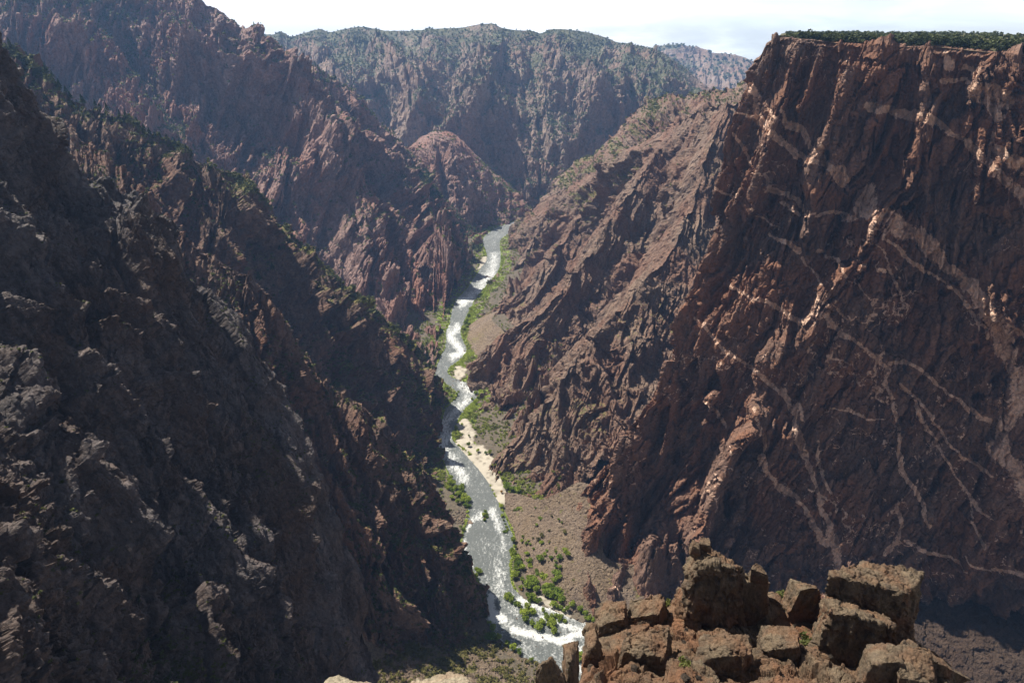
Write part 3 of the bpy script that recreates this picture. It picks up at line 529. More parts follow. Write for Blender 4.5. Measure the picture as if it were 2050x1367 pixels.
tc=N('ShaderNodeTexCoord').outputs['Object']
a1=noise(N,L,tc,.25,6,.7); a2=noise(N,L,tc,.9,5,.75)
col=mixc(N,L,ramp(N,L,a1,[(.35,0),(.65,1)]),(.075,.062,.04),(.17,.135,.095))
col=mixc(N,L,ramp(N,L,a2,[(.35,0),(.6,1)]),mixc(N,L,1.0,col,(.55,.55,.55),'MULTIPLY'),col)
col=mixc(N,L,attr(N,'sand'),col,mixc(N,L,a2,(.33,.295,.235),(.50,.455,.37)))
gs=N('ShaderNodeMath',operation='ADD'); g0=N('ShaderNodeMath',operation='MULTIPLY_ADD',i_1=1.2,i_2=-.6); L(a2,g0.inputs[0]); L(attr(N,'green'),gs.inputs[0]); L(g0.outputs[0],gs.inputs[1])
col=mixc(N,L,ramp(N,L,gs.outputs[0],[(.35,0),(.6,1)]),col,mixc(N,L,a1,(.13,.19,.02),(.30,.38,.06)))
L(col,b.inputs['Base Color']); b.inputs['Roughness'].default_value=.9
bp=N('ShaderNodeBump',i_Strength=.8,i_Distance=1.0); L(a2,bp.inputs['Height']); L(bp.outputs[0],b.inputs['Normal'])
FL=grid_mesh('riverbank',Fg,m,{'sand':sand,'green':green},flip=normals(Fg,1)[50,50,2]<0); tag(FL,kind='structure')
M_dark=rock_mat('shade_toned_rubble',(.045,.03,.022),(.10,.068,.05),(.07,.042,.028),(.02,.014,.012),.9,veg=(.05,.055,.02),ratio=1,streak=.3,rough=.9,bump=1.3)  # rubble colour darkened to stand in for shade on this slope
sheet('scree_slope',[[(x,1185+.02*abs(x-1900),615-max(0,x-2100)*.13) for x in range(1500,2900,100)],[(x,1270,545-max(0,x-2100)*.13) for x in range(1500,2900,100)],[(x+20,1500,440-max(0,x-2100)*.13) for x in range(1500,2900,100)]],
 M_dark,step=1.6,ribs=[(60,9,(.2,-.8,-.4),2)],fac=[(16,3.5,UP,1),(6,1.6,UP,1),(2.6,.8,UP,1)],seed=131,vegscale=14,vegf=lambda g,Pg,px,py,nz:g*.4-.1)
# scree fan on the right bank
M_scree=rock_mat('scree_rubble',(.17,.125,.095),(.27,.21,.155),(.21,.155,.1),(.09,.07,.06),.9,veg=(.13,.14,.04),ratio=1,streak=.3,rough=.9,bump=1.4)
FAN=sheet('scree_slope',[
 [(1010,985,'z',3),(1045,990,'z',12),(1080,1000,'z',26),(1120,985,'z',46),(1165,965,'z',64),(1215,1000,'z',60),(1210,1110,'z',30),(1320,1130,'z',26)],
 [(1012,1015,'z',3),(1042,1020,'z',9),(1072,1035,'z',16),(1100,1055,'z',22),(1130,1080,'z',26),(1155,1110,'z',24),(1180,1150,'z',20),(1310,1180,'z',14)],
 [(1020,1050,'z',0),(1035,1065,'z',2),(1055,1090,'z',6),(1080,1120,'z',9),(1105,1150,'z',11),(1130,1175,'z',11),(1160,1200,'z',8),(1300,1230,'z',4)],
 [(1022,1075,'z',-2),(1028,1095,'z',-1),(1040,1125,'z',0),(1060,1165,'z',0),(1085,1195,'z',0),(1115,1215,'z',-1),(1150,1235,'z',-2),(1300,1265,'z',-2)]],M_scree,step=1.2,fac=[(5,.8,UP,1),(2.2,.45,UP,1)],fine=.5,seed=111,vegscale=14,vegf=lambda g,Pg,px,py,nz:fbm(Pg/9,3,44)*.9+.12*(px>1090)-.1)
sheet('scree_slope',[
 [(1000,620,'z',50),(985,640,'z',45),(1010,665,'z',48),(1020,700,'z',40)],
 [(955,640,'z',12),(955,665,'z',14),(965,690,'z',14),(985,715,'z',14)],
 [(930,660,'z',-2),(930,680,'z',-2),(938,700,'z',-2),(950,722,'z',-2)]],M_scree,step=1.3,fac=[(6,.8,UP,1)],fine=.5,seed=113)
# bushy flat at the foot of the view, left of the river
BF=sheet('riverbank_slope',[
 [(880,1235,'z',6),(930,1250,'z',1),(975,1258,'z',0),(1005,1285,'z',-.3),(1050,1315,'z',-.3),(1100,1345,'z',-.3),(1140,1375,'z',-.3),(1200,1420,'z',-.3)],
 [(840,1270,'z',18),(900,1285,'z',9),(945,1295,'z',5),(985,1315,'z',3),(1030,1345,'z',3),(1080,1370,'z',3),(1130,1400,'z',3),(1200,1450,'z',3)],
 [(700,1360,'z',60),(760,1380,'z',50),(820,1390,'z',40),(880,1400,'z',35),(950,1420,'z',32),(1030,1440,'z',32),(1130,1460,'z',30),(1220,1520,'z',30)],
 [(600,1500,'z',120),(700,1520,'z',110),(790,1540,'z',105),(880,1550,'z',100),(960,1560,'z',100),(1050,1580,'z',100),(1150,1600,'z',100),(1250,1650,'z',100)]],
 M_scree,step=1.3,fac=[(7,1.4,UP,1),(3,.6,UP,1)],fine=.5,seed=121,vegscale=14,vegf=lambda g,Pg,px,py,nz:.45+fbm(Pg/10,3,45)*.8)
# ground that closes the view in all directions
m=M_ground
bm_v=[(-15000,-3000,-60),(15000,-3000,-60),(15000,16000,-60),(-15000,16000,-60)]
g=link('ground',poly_mesh('ground',bm_v,[(0,1,2,3)],[m])); tag(g,kind='structure')
# ============================================================= CAMERA, LIGHT, SKY
cam=bpy.data.cameras.new('camera'); co=bpy.data.objects.new('camera',cam); C.objects.link(co)
cam.sensor_width=36; cam.lens=36*F/2050; cam.clip_end=60000; cam.clip_start=.2
co.location=(0,0,H); co.rotation_euler=(math.pi/2-TH,0,0); bpy.context.scene.camera=co
SUN_AZ=R(-58); SUN_EL=R(57)   # azimuth from +Y towards +X
sv=Vector((math.sin(SUN_AZ)*math.cos(SUN_EL),math.cos(SUN_AZ)*math.cos(SUN_EL),math.sin(SUN_EL)))
sl=bpy.data.lights.new('sun','SUN'); so=bpy.data.objects.new('sun',sl); C.objects.link(so)
sl.energy=5; sl.angle=R(.53); sl.color=(1,.93,.82); so.rotation_euler=sv.to_track_quat('Z','Y').to_euler(); so.location=(0,0,3000)
W=bpy.data.worlds.new('World'); bpy.context.scene.world=W; W.use_nodes=True
nt=W.node_tree; nt.nodes.clear(); N=lambda t,**k:_n(nt,t,k); L=nt.links.new
sk=N('ShaderNodeTexSky',sky_type='NISHITA',sun_disc=False,sun_elevation=SUN_EL,sun_rotation=SUN_AZ,altitude=2400,air_density=.8,dust_density=1.0)
bg=N('ShaderNodeBackground'); bg.inputs['Strength'].default_value=.065; wo=N('ShaderNodeOutputWorld')
tcw=N('ShaderNodeTexCoord').outputs['Generated']; mp=N('ShaderNodeMapping'); mp.inputs['Scale'].default_value=(3,3,16); L(tcw,mp.inputs[0])
cl=ramp(N,L,noise(N,L,mp.outputs[0],1.6,6,.6,.4),[(.42,0),(.62,1)])
sx=N('ShaderNodeSeparateXYZ'); L(tcw,sx.inputs[0])
band=ramp(N,L,sx.outputs['Z'],[(.0,.5),(.02,.86),(.16,.86),(.34,.0)])
cf=N('ShaderNodeMath',operation='MULTIPLY_ADD',i_1=.35); L(cl,cf.inputs[0]); mm=N('ShaderNodeMath',operation='MULTIPLY'); L(band,cf.inputs[2]); L(cf.outputs[0],mm.inputs[0]); L(ramp(N,L,sx.outputs['Z'],[(.16,1),(.34,0)]),mm.inputs[1]); mm.use_clamp=True; m3=N('ShaderNodeMath',operation='MULTIPLY'); L(mm.outputs[0],m3.inputs[0]); L(ramp(N,L,sx.outputs['Y'],[(.25,0),(.75,1)]),m3.inputs[1]); mm=m3  # cloud band shaped to fade behind the camera, cutting ambient light there
sky_fill=mixc(N,L,.45,sk.outputs[0],(3.6,3.3,3.0))  # added fill: neutral tone mixed over the whole sky to soften blue shade
cn=N('ShaderNodeMath',operation='SUBTRACT'); L(cl,cn.inputs[0]); L(ramp(N,L,sx.outputs['X'],[(.1,.0),(.45,.75)]),cn.inputs[1]); cn.use_clamp=True
cloud=mixc(N,L,cn.outputs[0],(13.2,13.9,14.1),(17.,17.,17.))
cloud=mixc(N,L,ramp(N,L,sx.outputs['X'],[(.08,1),(.3,0)]),cloud,(17.,17.,17.))
L(mixc(N,L,mm.outputs[0],sky_fill,cloud),bg.inputs[0])
L(bg.outputs[0],wo.inputs[0])
vs=bpy.context.scene.view_settings; vs.view_transform='Standard'; vs.look='None'; vs.exposure=.88; vs.gamma=1
# ============================================================= PLANTS
L_green=leaf_mat('leaf_cottonwood',(.11,.17,.018),(.33,.39,.055),.5,.4)
L_bank=leaf_mat('leaf_bank',(.08,.10,.02),(.24,.27,.05),.06,.3)
L_farscrub=leaf_mat('leaf_far_scrub',(.075,.095,.05),(.17,.19,.09),.03,.25)
L_grass=leaf_mat('leaf_grass',(.2,.28,.03),(.40,.46,.09),.4,.35)
L_dark=leaf_mat('leaf_juniper',(.026,.038,.013),(.085,.10,.032),.35,.12)
L_pine=leaf_mat('leaf_pine',(.028,.045,.018),(.075,.10,.03),.3,.15)
L_shrub=leaf_mat('leaf_shrub',(.06,.07,.02),(.16,.17,.045),.06,.3)
L_olive=leaf_mat('leaf_olive',(.07,.07,.02),(.17,.15,.045),.4,.2)
L_gold=leaf_mat('leaf_gold',(.30,.16,.02),(.42,.26,.04),.5,.3)
mB,nt,N,L,b,out=nodes('bark'); L(ramp(N,L,noise(N,L,N('ShaderNodeTexCoord').outputs['Object'],4,4),[(.3,(.05,.035,.025)),(.7,(.13,.1,.08))]),b.inputs['Base Color']); b.inputs['Roughness'].default_value=.9
def quads(cen,size,r,up=.4):
    n=len(cen); a=r.normal(size=(n,3)); a[:,2]*=up+.3; a/=np.linalg.norm(a,axis=1,keepdims=True)
    b=np.cross(a,r.normal(size=(n,3))); b/=np.linalg.norm(b,axis=1,keepdims=True)
    s=(size*r.uniform(.55,1.25,n))[:,None]; a=a*s; b=b*s*.75
    V=np.stack([cen-a*.9-b*.25,cen+b-a*.1,cen+a,cen-b*.9+a*.2],1).reshape(-1,3)
    return V,np.arange(n*4).reshape(n,4)
def crown_pts(kind,n,r):
    if kind=='cone':
        t=r.random(n)**.8; rad=(1-t)*.34*(.45+.55*r.random(n)**.5)*(1+.25*np.sin(t*34)); th=r.uniform(0,6.28,n)
        return np.stack([rad*np.cos(th),rad*np.sin(th),.1+t*.92],1)
    k=9 if kind=='round' else 7
    c=r.normal(size=(k,3)); c/=np.linalg.norm(c,axis=1,keepdims=True)
    c=c*(.24 if kind=='round' else .3)*r.uniform(.5,1.2,(k,1)); c[:,2]=np.abs(c[:,2])*1.1 if kind=='round' else c[:,2]*.5
    c[:,2]+=.42 if kind=='round' else .45
    rr=r.uniform(.14,.27,k); i=r.integers(0,k,n); d=r.normal(size=(n,3)); d/=np.linalg.norm(d,axis=1,keepdims=True)
    return c[i]+d*(rr[i]*r.uniform(.55,1,n)**.4)[:,None]
def tube(pts,rad,sides=7):
    pts=np.array(pts,float); V=[];Fc=[]
    for i,p in enumerate(pts):
        t=pts[min(i+1,len(pts)-1)]-pts[max(i-1,0)]; t/=np.linalg.norm(t); a=np.cross(t,[.3,.9,.1]); a/=np.linalg.norm(a); b=np.cross(t,a)
        for k in range(sides):
            th=k*6.2832/sides; V.append(p+(a*math.cos(th)+b*math.sin(th))*rad[i])
    for i in range(len(pts)-1):
        for k in range(sides): Fc.append((i*sides+k,i*sides+(k+1)%sides,(i+1)*sides+(k+1)%sides,(i+1)*sides+k))
    return V,Fc
def trunk_mesh(r,top,limbs,rad=.03,lean=.05,reach=.25):
    l=r.normal(size=2)*lean; V,Fc=tube([(0,0,-.05),(l[0]*.3,l[1]*.3,top*.4),(l[0],l[1],top)],[rad,rad*.75,rad*.3])
    for k in range(limbs):
        z=top*r.uniform(.3,.85); th=r.uniform(0,6.28); q=reach*r.uniform(.5,1); s=np.array([l[0]*z/top,l[1]*z/top,z])
        v,f=tube([s,s+[q*.5*math.cos(th),q*.5*math.sin(th),q*.35],s+[q*math.cos(th),q*math.sin(th),q*.9]],[rad*.45,rad*.3,rad*.1],5)
        f=[tuple(a+len(V) for a in x) for x in f]; V+=v; Fc+=f
    return poly_mesh('trunk',V,Fc,[mB],smooth=True)
def make_protos(kind,mat,n,leaf,top,limbs,count,seed,rad=.03):
    out=[]
    for k in range(count):
        r=np.random.default_rng(seed+k); V,Fc=quads(crown_pts(kind,n,r),leaf,r)
        out.append((poly_mesh('crown',V,Fc,[mat]),trunk_mesh(r,top,limbs,rad)))
    return out
PR={'cottonwood':make_protos('round',L_green,420,.075,.6,5,4,10),'gold':make_protos('round',L_gold,300,.075,.5,4,1,50),
    'juniper':make_protos('dome',L_dark,360,.085,.5,6,5,20,.045),'pine':make_protos('cone',L_pine,420,.065,.95,4,4,30,.022),
    'shrub':make_protos('dome',L_olive,260,.1,.4,5,3,40,.02),'olive':make_protos('dome',L_shrub,260,.1,.4,5,3,46,.02)}
def plant(name,kind,pos,h,label,cat,group=None,sq=1.0):
    pr=PR[kind][rng.integers(len(PR[kind]))]
    e=bpy.data.objects.new(name,None); C.objects.link(e); e.location=pos; e.rotation_euler=(rng.normal()*.05,rng.normal()*.05,rng.uniform(0,6.28)); w=h*sq*rng.uniform(.75,1.35); e.scale=(w,w,h)
    tag(e,label,cat,group)
    for nm,me in (('crown',pr[0]),('trunk',pr[1])): link(nm,me,e)
    return e
def near(S,px,py):
    Pg,N1,X,Y,g=S; i=np.argmin((X-px)**2+(Y-py)**2); return Pg.reshape(-1,3)[i]
def floor_at(px,py,S=None):
    S=S or (Fg,None,)+tuple(proj(Fg))+(None,); return near(S,px,py)
FS=(Fg,None)+tuple(proj(Fg))+(None,)
RT={'left':([(905,969),(915,977),(924,977),(909,987),(919,993),(928,993),(905,999),(924,1005),(936,1006),(938,1016),(930,1014),(917,1008),(912,980),(932,1000),(922,985),(899,980),(902,960)],9,'bright green cottonwood in the thicket on the left bank above the boulder pile','cottonwoods of the left bank thicket'),
'leftlow':([(922,1057),(926,1061),(956,1142),(957,1150),(953,1158)],7,'green bush at the foot of the dark left spur by the water','bushes at the foot of the left spur'),
'island':([(973,1026),(975,1032),(974,1038),(970,1044),(968,1034)],6,'green bush on the narrow midstream island below the pool','bushes on the midstream island'),
'island2':([(1004,1036),(1007,1044),(1010,1051),(1013,1057),(1016,1063),(1012,1066)],4.5,'low green willow on the strip between the two right channels','willows between the right channels'),
'chain':([(1028,1088),(1032,1098),(1026,1108),(1028,1114),(1034,1120),(1040,1127),(1043,1133),(1034,1135),(1034,1143),(1030,1157),(1038,1150),(1047,1140),(1059,1129),(1062,1136),(1075,1147),(1079,1153),(1087,1157),(1089,1163),(1047,1164),(1051,1172),(1065,1166),(1071,1172),(1075,1184),(1042,1178),(1058,1160),(1055,1176),(1062,1180)],9,'leafy cottonwood on the gravel strip along the right edge of the river','cottonwoods on the gravel strip'),
'wallfoot':([(1077,1122),(1085,1124),(1120,1120),(1133,1112),(1112,1135),(1120,1138),(1114,1151),(1118,1158),(1110,1164),(1104,1170),(1100,1178),(1090,1184),(1096,1190),(1110,1184),(1116,1190),(1124,1196),(1124,1205),(1130,1200),(1104,1194),(1112,1200),(1128,1188),(1106,1182),(1094,1178)],9,'bright cottonwood in the grove between the scree slope and the braided rapids','cottonwoods of the grove under the scree'),
'braidA':([(1018,1194),(1022,1199),(1015,1200),(1025,1205),(1032,1211),(1038,1215),(1042,1227),(1049,1233),(1052,1243)],8,'cottonwood in the leftmost row of trees among the rapids','leftmost row of trees in the rapids'),
'braidB':([(1055,1196),(1063,1200),(1071,1204),(1079,1206),(1068,1196),(1060,1205),(1055,1219),(1063,1225),(1066,1230),(1065,1245),(1067,1250),(1085,1250),(1079,1258)],8,'cottonwood in the middle row of trees among the rapids','middle row of trees in the rapids'),
'braidC':([(1087,1225),(1092,1231),(1096,1237),(1102,1241),(1106,1236),(1112,1239),(1122,1243),(1130,1245),(1117,1247),(1098,1256),(1104,1260),(1110,1266),(1107,1253)],7.5,'yellow green cottonwood on the long gravel bar in the rapids','trees on the long gravel bar in the rapids'),
'braidD':([(1108,1213),(1116,1217),(1124,1219),(1135,1223),(1129,1226),(1147,1215),(1163,1223),(1172,1233),(1182,1237),(1176,1241),(1186,1243)],7.5,'cottonwood at the foot of the great wall on the outer channel','trees along the outer channel'),
'south':([(981,1248),(987,1258),(983,1280),(993,1284),(1022,1280),(1025,1285),(1036,1293),(1045,1299),(1069,1309),(1008,1268),(1040,1287)],8,'round green cottonwood on the stony near bank below the rapids','cottonwoods on the stony near bank'),
'lastbar':([(1131,1297),(1139,1299),(1143,1303),(1147,1305),(1153,1313),(1160,1312),(1165,1317),(1158,1322),(1176,1284),(1188,1282),(1182,1287)],7,'yellow green willow on the last gravel bar beside the brown crag','willows on the last gravel bar'),
'upper':([(950,790),(945,800),(952,808),(948,820),(940,830),(958,800),(953,835),(945,845),(950,860),(940,875),(938,893),(956,905),(973,909),(981,909),(989,936),(997,942),(1001,950),(1008,963),(1016,977),(1026,981),(1036,985),(1010,972),(1043,1000),(1032,1028),(1040,1036),(1042,1026),(1047,1022),(1036,1032),(1003,1016),(1048,1032)],8,'green cottonwood between the pale sand bar and the right canyon side','cottonwoods behind the sand bar'),
'midleft':([(895,780),(900,785),(908,788),(915,792),(904,796),(892,790),(910,800),(899,803),(888,798),(918,786)],7,'dark green bush on the wedge of bank jutting from the left','bushes on the left wedge of bank'),
'deep':([(932,648),(936,642),(940,650),(934,656),(938,634),(930,662),(942,622),(905,565+50),(897,628),(893,640)],9,'dark cottonwood crowding the bank of the distant bend','cottonwoods at the distant bend')}
nriv=0
for k,(ps,h,lab,grp) in RT.items():
    for (x,y) in ps:
        S=FS
        p=near(FS,x,y); 
        if k=='wallfoot' and y<1170 or (x>1075 and y<1130): p=near(FAN,x,y)
        if k in('south',): p=near(BF,x,y) if y>1262 and x<1100 else p
        if k=='leftlow': p=p+np.array([0,0,0])
        hh=h*rng.uniform(.7,1.45)
        plant('cottonwood_tree' if h>7.4 else 'bush','cottonwood',p+[0,0,-.2],hh,lab,'tree' if h>7.4 else 'bush',grp,1.05); nriv+=1
for (x,y) in [(1071,1018),(1081,1040),(1073,1053),(1100,1063),(1085,1073),(1067,1077),(1077,1081),(1083,1088),(1100,1085),(1124,1047),(1130,1067),(1047,1077),(1053,1090),(1061,1090),(1055,1110),(1094,1104),(1112,1106),(1130,1102),(1104,1034),(1118,1042),(1045,1084),(1058,1083),(1112,1126),(1102,1118),(1090,1112),(1068,1100)]:
    plant('scree_bush','shrub' if rng.random()<.4 else 'cottonwood',near(FAN,x,y),rng.uniform(3.2,5.6),'small round bush dotted on the bare scree slope','bush','bushes on the scree slope',1.3)
plant('bush','gold',near(FS,1004,987),6,'orange leaved bush at the lower tip of the sand bar','bush')
for (x,y) in [(969,1041),(1044,1182)]: plant('bush','gold',near(FS,x,y),4.5,'orange leaved bush on the midstream island' if x<1000 else 'orange leaved bush at the head of the rapids','bush')
# undergrowth of the near flat
def templ(kind,n,leaf,seed,mat=None):
    r=np.random.default_rng(seed); return quads(crown_pts(kind,n,r),leaf,r)
def scatter(name,specs,mat,kind='dome',nq=22,leaf=.22,seed=1,label=None,cat=None,sq=1.2):
    r=np.random.default_rng(seed); VV=[];FF=[];o=0
    T=[templ(kind,nq,leaf,seed*10+k) for k in range(5)]
    for S,n,(h0,h1),wf in specs:
        Pg,N1,px,py,g=S; w=wf(g,px,py,N1[...,2]).reshape(-1).astype(float)
        w*=((px>-40)&(px<2090)&(py>-60)&(py<1420)).reshape(-1); w/=w.sum()
        # equal density on the ground: weight by real quad area
        idx=r.choice(len(w),n,p=w); pos=Pg.reshape(-1,3)[idx]
        h=r.uniform(h0,h1,n)*r.uniform(.7,1.1,n); th=r.uniform(0,6.28,n); tk=r.integers(0,5,n)
        for k in range(5):
            m=tk==k; V,Fc=T[k]; c,s=np.cos(th[m]),np.sin(th[m]); q=V[None]*np.ones((m.sum(),1,1))
            x=(q[...,0]*c[:,None]-q[...,1]*s[:,None])*h[m][:,None]*sq; y=(q[...,0]*s[:,None]+q[...,1]*c[:,None])*h[m][:,None]*sq; z=(q[...,2]-.12)*h[m][:,None]
            W_=np.stack([x,y,z],-1)+pos[m][:,None]
            VV.append(W_.reshape(-1,3)); FF.append((Fc[None]+(np.arange(m.sum())*len(V))[:,None,None]+o).reshape(-1,4)); o+=m.sum()*len(V)
    ob=link(name,poly_mesh(name,np.concatenate(VV),np.concatenate(FF),[mat])); tag(ob,label,cat,None,'stuff'); print(name,o//4)
    return ob
K=list(SHEETS.keys()); S_=lambda n:[SHEETS[k] for k in K if k.rstrip('0123456789')==n]
g3=lambda g,px,py,nz:np.clip(g-.12,0,.7)**1.6+.002
if VEG:
    scatter('shrubland',[(S_('far_mountainside')[0],14000,(5,11),lambda g,px,py,nz:np.clip(g,.02,.6)*np.clip(nz*2,.1,1)),(S_('far_mesa')[0],1500,(14,26),lambda g,px,py,nz:np.clip(g+.2,.02,.6))],L_farscrub,nq=12,leaf=.34,seed=3,label='scrub and small trees covering the far mountainside',cat='scrub')
    scatter('shrubland',[(S_('hillside')[0],3500,(4,8),g3),(R2,5000,(2.5,6),g3),(S_('knoll')[0],1800,(5,9),g3)],L_shrub,nq=14,leaf=.3,seed=4,label='scattered scrub on the right hand ridge and the knoll',cat='scrub')
    scatter('pine_wood',[(L4,4500,(7,13),lambda g,px,py,nz:np.clip(g-.3,0,.8)**2)],L_pine,'cone',26,.13,seed=5,label='dark pines filling the gullies of the left mountain',cat='wood',sq=1.1)
    scatter('shrubland',[(L4,6000,(4,8),g3)],L_shrub,nq=14,leaf=.3,seed=6,label='scrub clinging to the ledges of the left mountain',cat='scrub')
    scatter('shrubland',[(L3,8500,(2.2,5.5),lambda g,px,py,nz:np.clip(g-.25,0,.8)**1.5+.0015),(L2,7500,(1.6,4.2),lambda g,px,py,nz:np.clip(g-.25,0,.8)**1.5+.0012),(L1,2600,(.8,1.8),lambda g,px,py,nz:np.clip(g-.1,0,1)**1.5+.0002)],L_shrub,nq=24,leaf=.21,seed=7,label='low scrub growing along the crests and ledges of the left spurs',cat='scrub')
    scatter('undergrowth',[(BF,1500,(2.5,5),lambda g,px,py,nz:np.clip(g,.02,1)*(py>1262)),((FAN),60,(1,1.6),lambda g,px,py,nz:1.0+0*g)],L_olive,nq=40,leaf=.17,seed=8,label='olive brown undergrowth covering the near flat beside the rapids',cat='undergrowth')
    offg=off*np.ones(fpx.shape)
    fl0=(Fg,normals(Fg,1),fpx,fpy,green)
    scatter('bank_scrub',[(fl0,6500,(2,5.5),lambda g,px,py,nz:((cc>1)|(cc<0))*(offg>3)*(offg<110)*(sand<.35)*(py<1010)*np.clip(.45+fbm(Fg/22.,3,61)*1.8,0.03,1)*np.clip(1.6-offg/50,.25,1))],L_bank,nq=26,leaf=.22,seed=12,label='olive scrub between the river banks and the foot of the cliffs',cat='scrub')
    fl=(Fg,normals(Fg,1),)+FS[2:4]+(green,)
    scatter('bank_grass',[(fl,9000,(1.2,4.0),lambda g,px,py,nz:(np.clip(green-.45,0,1)*((cc<-.0)|(cc>1.0)))*(py<1180))],L_grass,nq=16,leaf=.28,seed=9,label='bright green reeds and grass lining the river banks',cat='grass')
    gpx,gpy=proj(Gp); GS=(Gp,normals(Gp,1),gpx,gpy,np.zeros(Gp.shape[:2]))
    iv=np.arange(160)[:,None]*np.ones((1,260))
    scatter('forest',[(GS,2200,(2,8),lambda g,px,py,nz:((iv>22)&(iv<120)&(px>1575)).astype(float))],L_dark,nq=34,leaf=.2,seed=10,label='juniper forest stretching back across the plateau',cat='forest')
    cand=[(i,j) for i in range(4,36) for j in range(260) if 1548<gpx[i,j]<2062]
    for n_,q in enumerate(rng.choice(len(cand),285,replace=False)):
        i,j=cand[q]; x=gpx[i,j]
        reg=('left end',1700,'at the rounded left end of the rim') if x<1700 else ('middle',1870,'above the overhang in the middle of the rim') if x<1870 else ('right',3000,'along the right hand rim by the photo edge')
        plant('juniper_tree','juniper',Gp[i,j]+[0,0,-.3],(3.5+8*rng.random()**2) if x>1600 else rng.uniform(2.5,5),'dark round juniper '+reg[2]+' of the plateau','tree','junipers '+reg[2],1.15)
    plant('juniper_tree','juniper',near(GS,1668,80),9,'tallest dark juniper standing above the others on the rim','tree')
    # pines along the crest of the left ridge
    PL=[(20,92),(55,118),(80,136),(92,146),(105,154),(130,172),(141,180),(150,188),(165,196),(178,202),(190,208),(205,214),(222,222),(240,230),(252,238),(262,244),(275,250),(290,262),(300,272),(311,276),(322,282),(335,284),(350,290),(360,296),(372,300),(385,308),(310,330),(300,352),(320,362),(340,340),(392,350),(400,365),(420,345),(432,352),(330,470),(350,500),(372,480),(395,520),(425,555),(470,500),(510,520),(455,585),(520,560),(545,540),(560,500),(585,520),(610,540),(640,575),(650,610),(668,600),(90,200),(120,240),(160,260),(210,290),(240,320),(270,330),(190,250),(700,600),(720,640),(760,700)]
    for (x,y) in PL:
        top=y<312 and x<390
        plant('pine_tree','pine',near(L3,x,y)+[0,0,-.4],rng.uniform(7,12),'slender pine standing on the sunlit crest of the left ridge' if top else 'dark pine rooted on the broken flank below the left ridge crest','tree','pines on the left ridge crest' if top else 'pines on the flank of the left ridge',.95)
    for (x,y) in [(800,1110),(812,1118),(825,1125),(838,1118),(846,1135),(820,1140),(655,790),(665,800),(672,815),(905,1075),(790,1100),(865,1095),(880,1100),(760,1120)]:
        plant('pine_tree','pine',near(L2,x,y)+[0,0,-.3],rng.uniform(5,9),'dark green pine on the ledge of the middle left spur','tree','pines on the middle left spur',1.0)
    for (x,y,h,lab) in [(1766,1128,2.0,'grey green bush growing on top of the big block'),(1486,1148,2.2,'green bush wedged beside the perched stone'),(1565,1195,2.4,'yellow green bush in the saddle of the crag'),(1600,1260,3.6,'dark bush in the cleft left of the lower block'),(1612,1290,3.0,'lowest dark bush in the cleft of the crag'),(1370,1335,2.6,'dark bush under the foot of the tall block'),(1330,1205,2.0,'small bush on the shoulder left of the tall block'),(1490,1290,2.2,'dark bush below the perched stone')]:
        plant('crag_bush','olive',near(CR_,x,y)+[0,0,-.2],h*.8,lab,'bush',None,1.2)
# dead tree on the rim
dt=bpy.data.objects.new('dead_tree',None); C.objects.link(dt); dt.location=near((Gp,None)+tuple(proj(Gp))+(None,),1962,92); tag(dt,'bare grey dead tree sticking up above the rim junipers','tree')
r=np.random.default_rng(5); V,Fc=tube([(0,0,-.5),(.1,0,3),(0,.1,6.5)],[.35,.25,.06]); link('trunk',poly_mesh('trunk',V,Fc,[mB],smooth=True),dt)
V=[];Fc=[]
for k in range(26):
    z=r.uniform(1.5,6); th=r.uniform(0,6.28); q=r.uniform(1.2,3)*(1-z/11); v,f=tube([(0,0,z),(q*.5*math.cos(th),q*.5*math.sin(th),z+q*.35),(q*math.cos(th),q*math.sin(th),z+q*.9)],[.1,.07,.02],4); Fc+=[tuple(a+len(V) for a in x) for x in f]; V+=v
link('branches',poly_mesh('branches',V,Fc,[mB],smooth=True),dt)
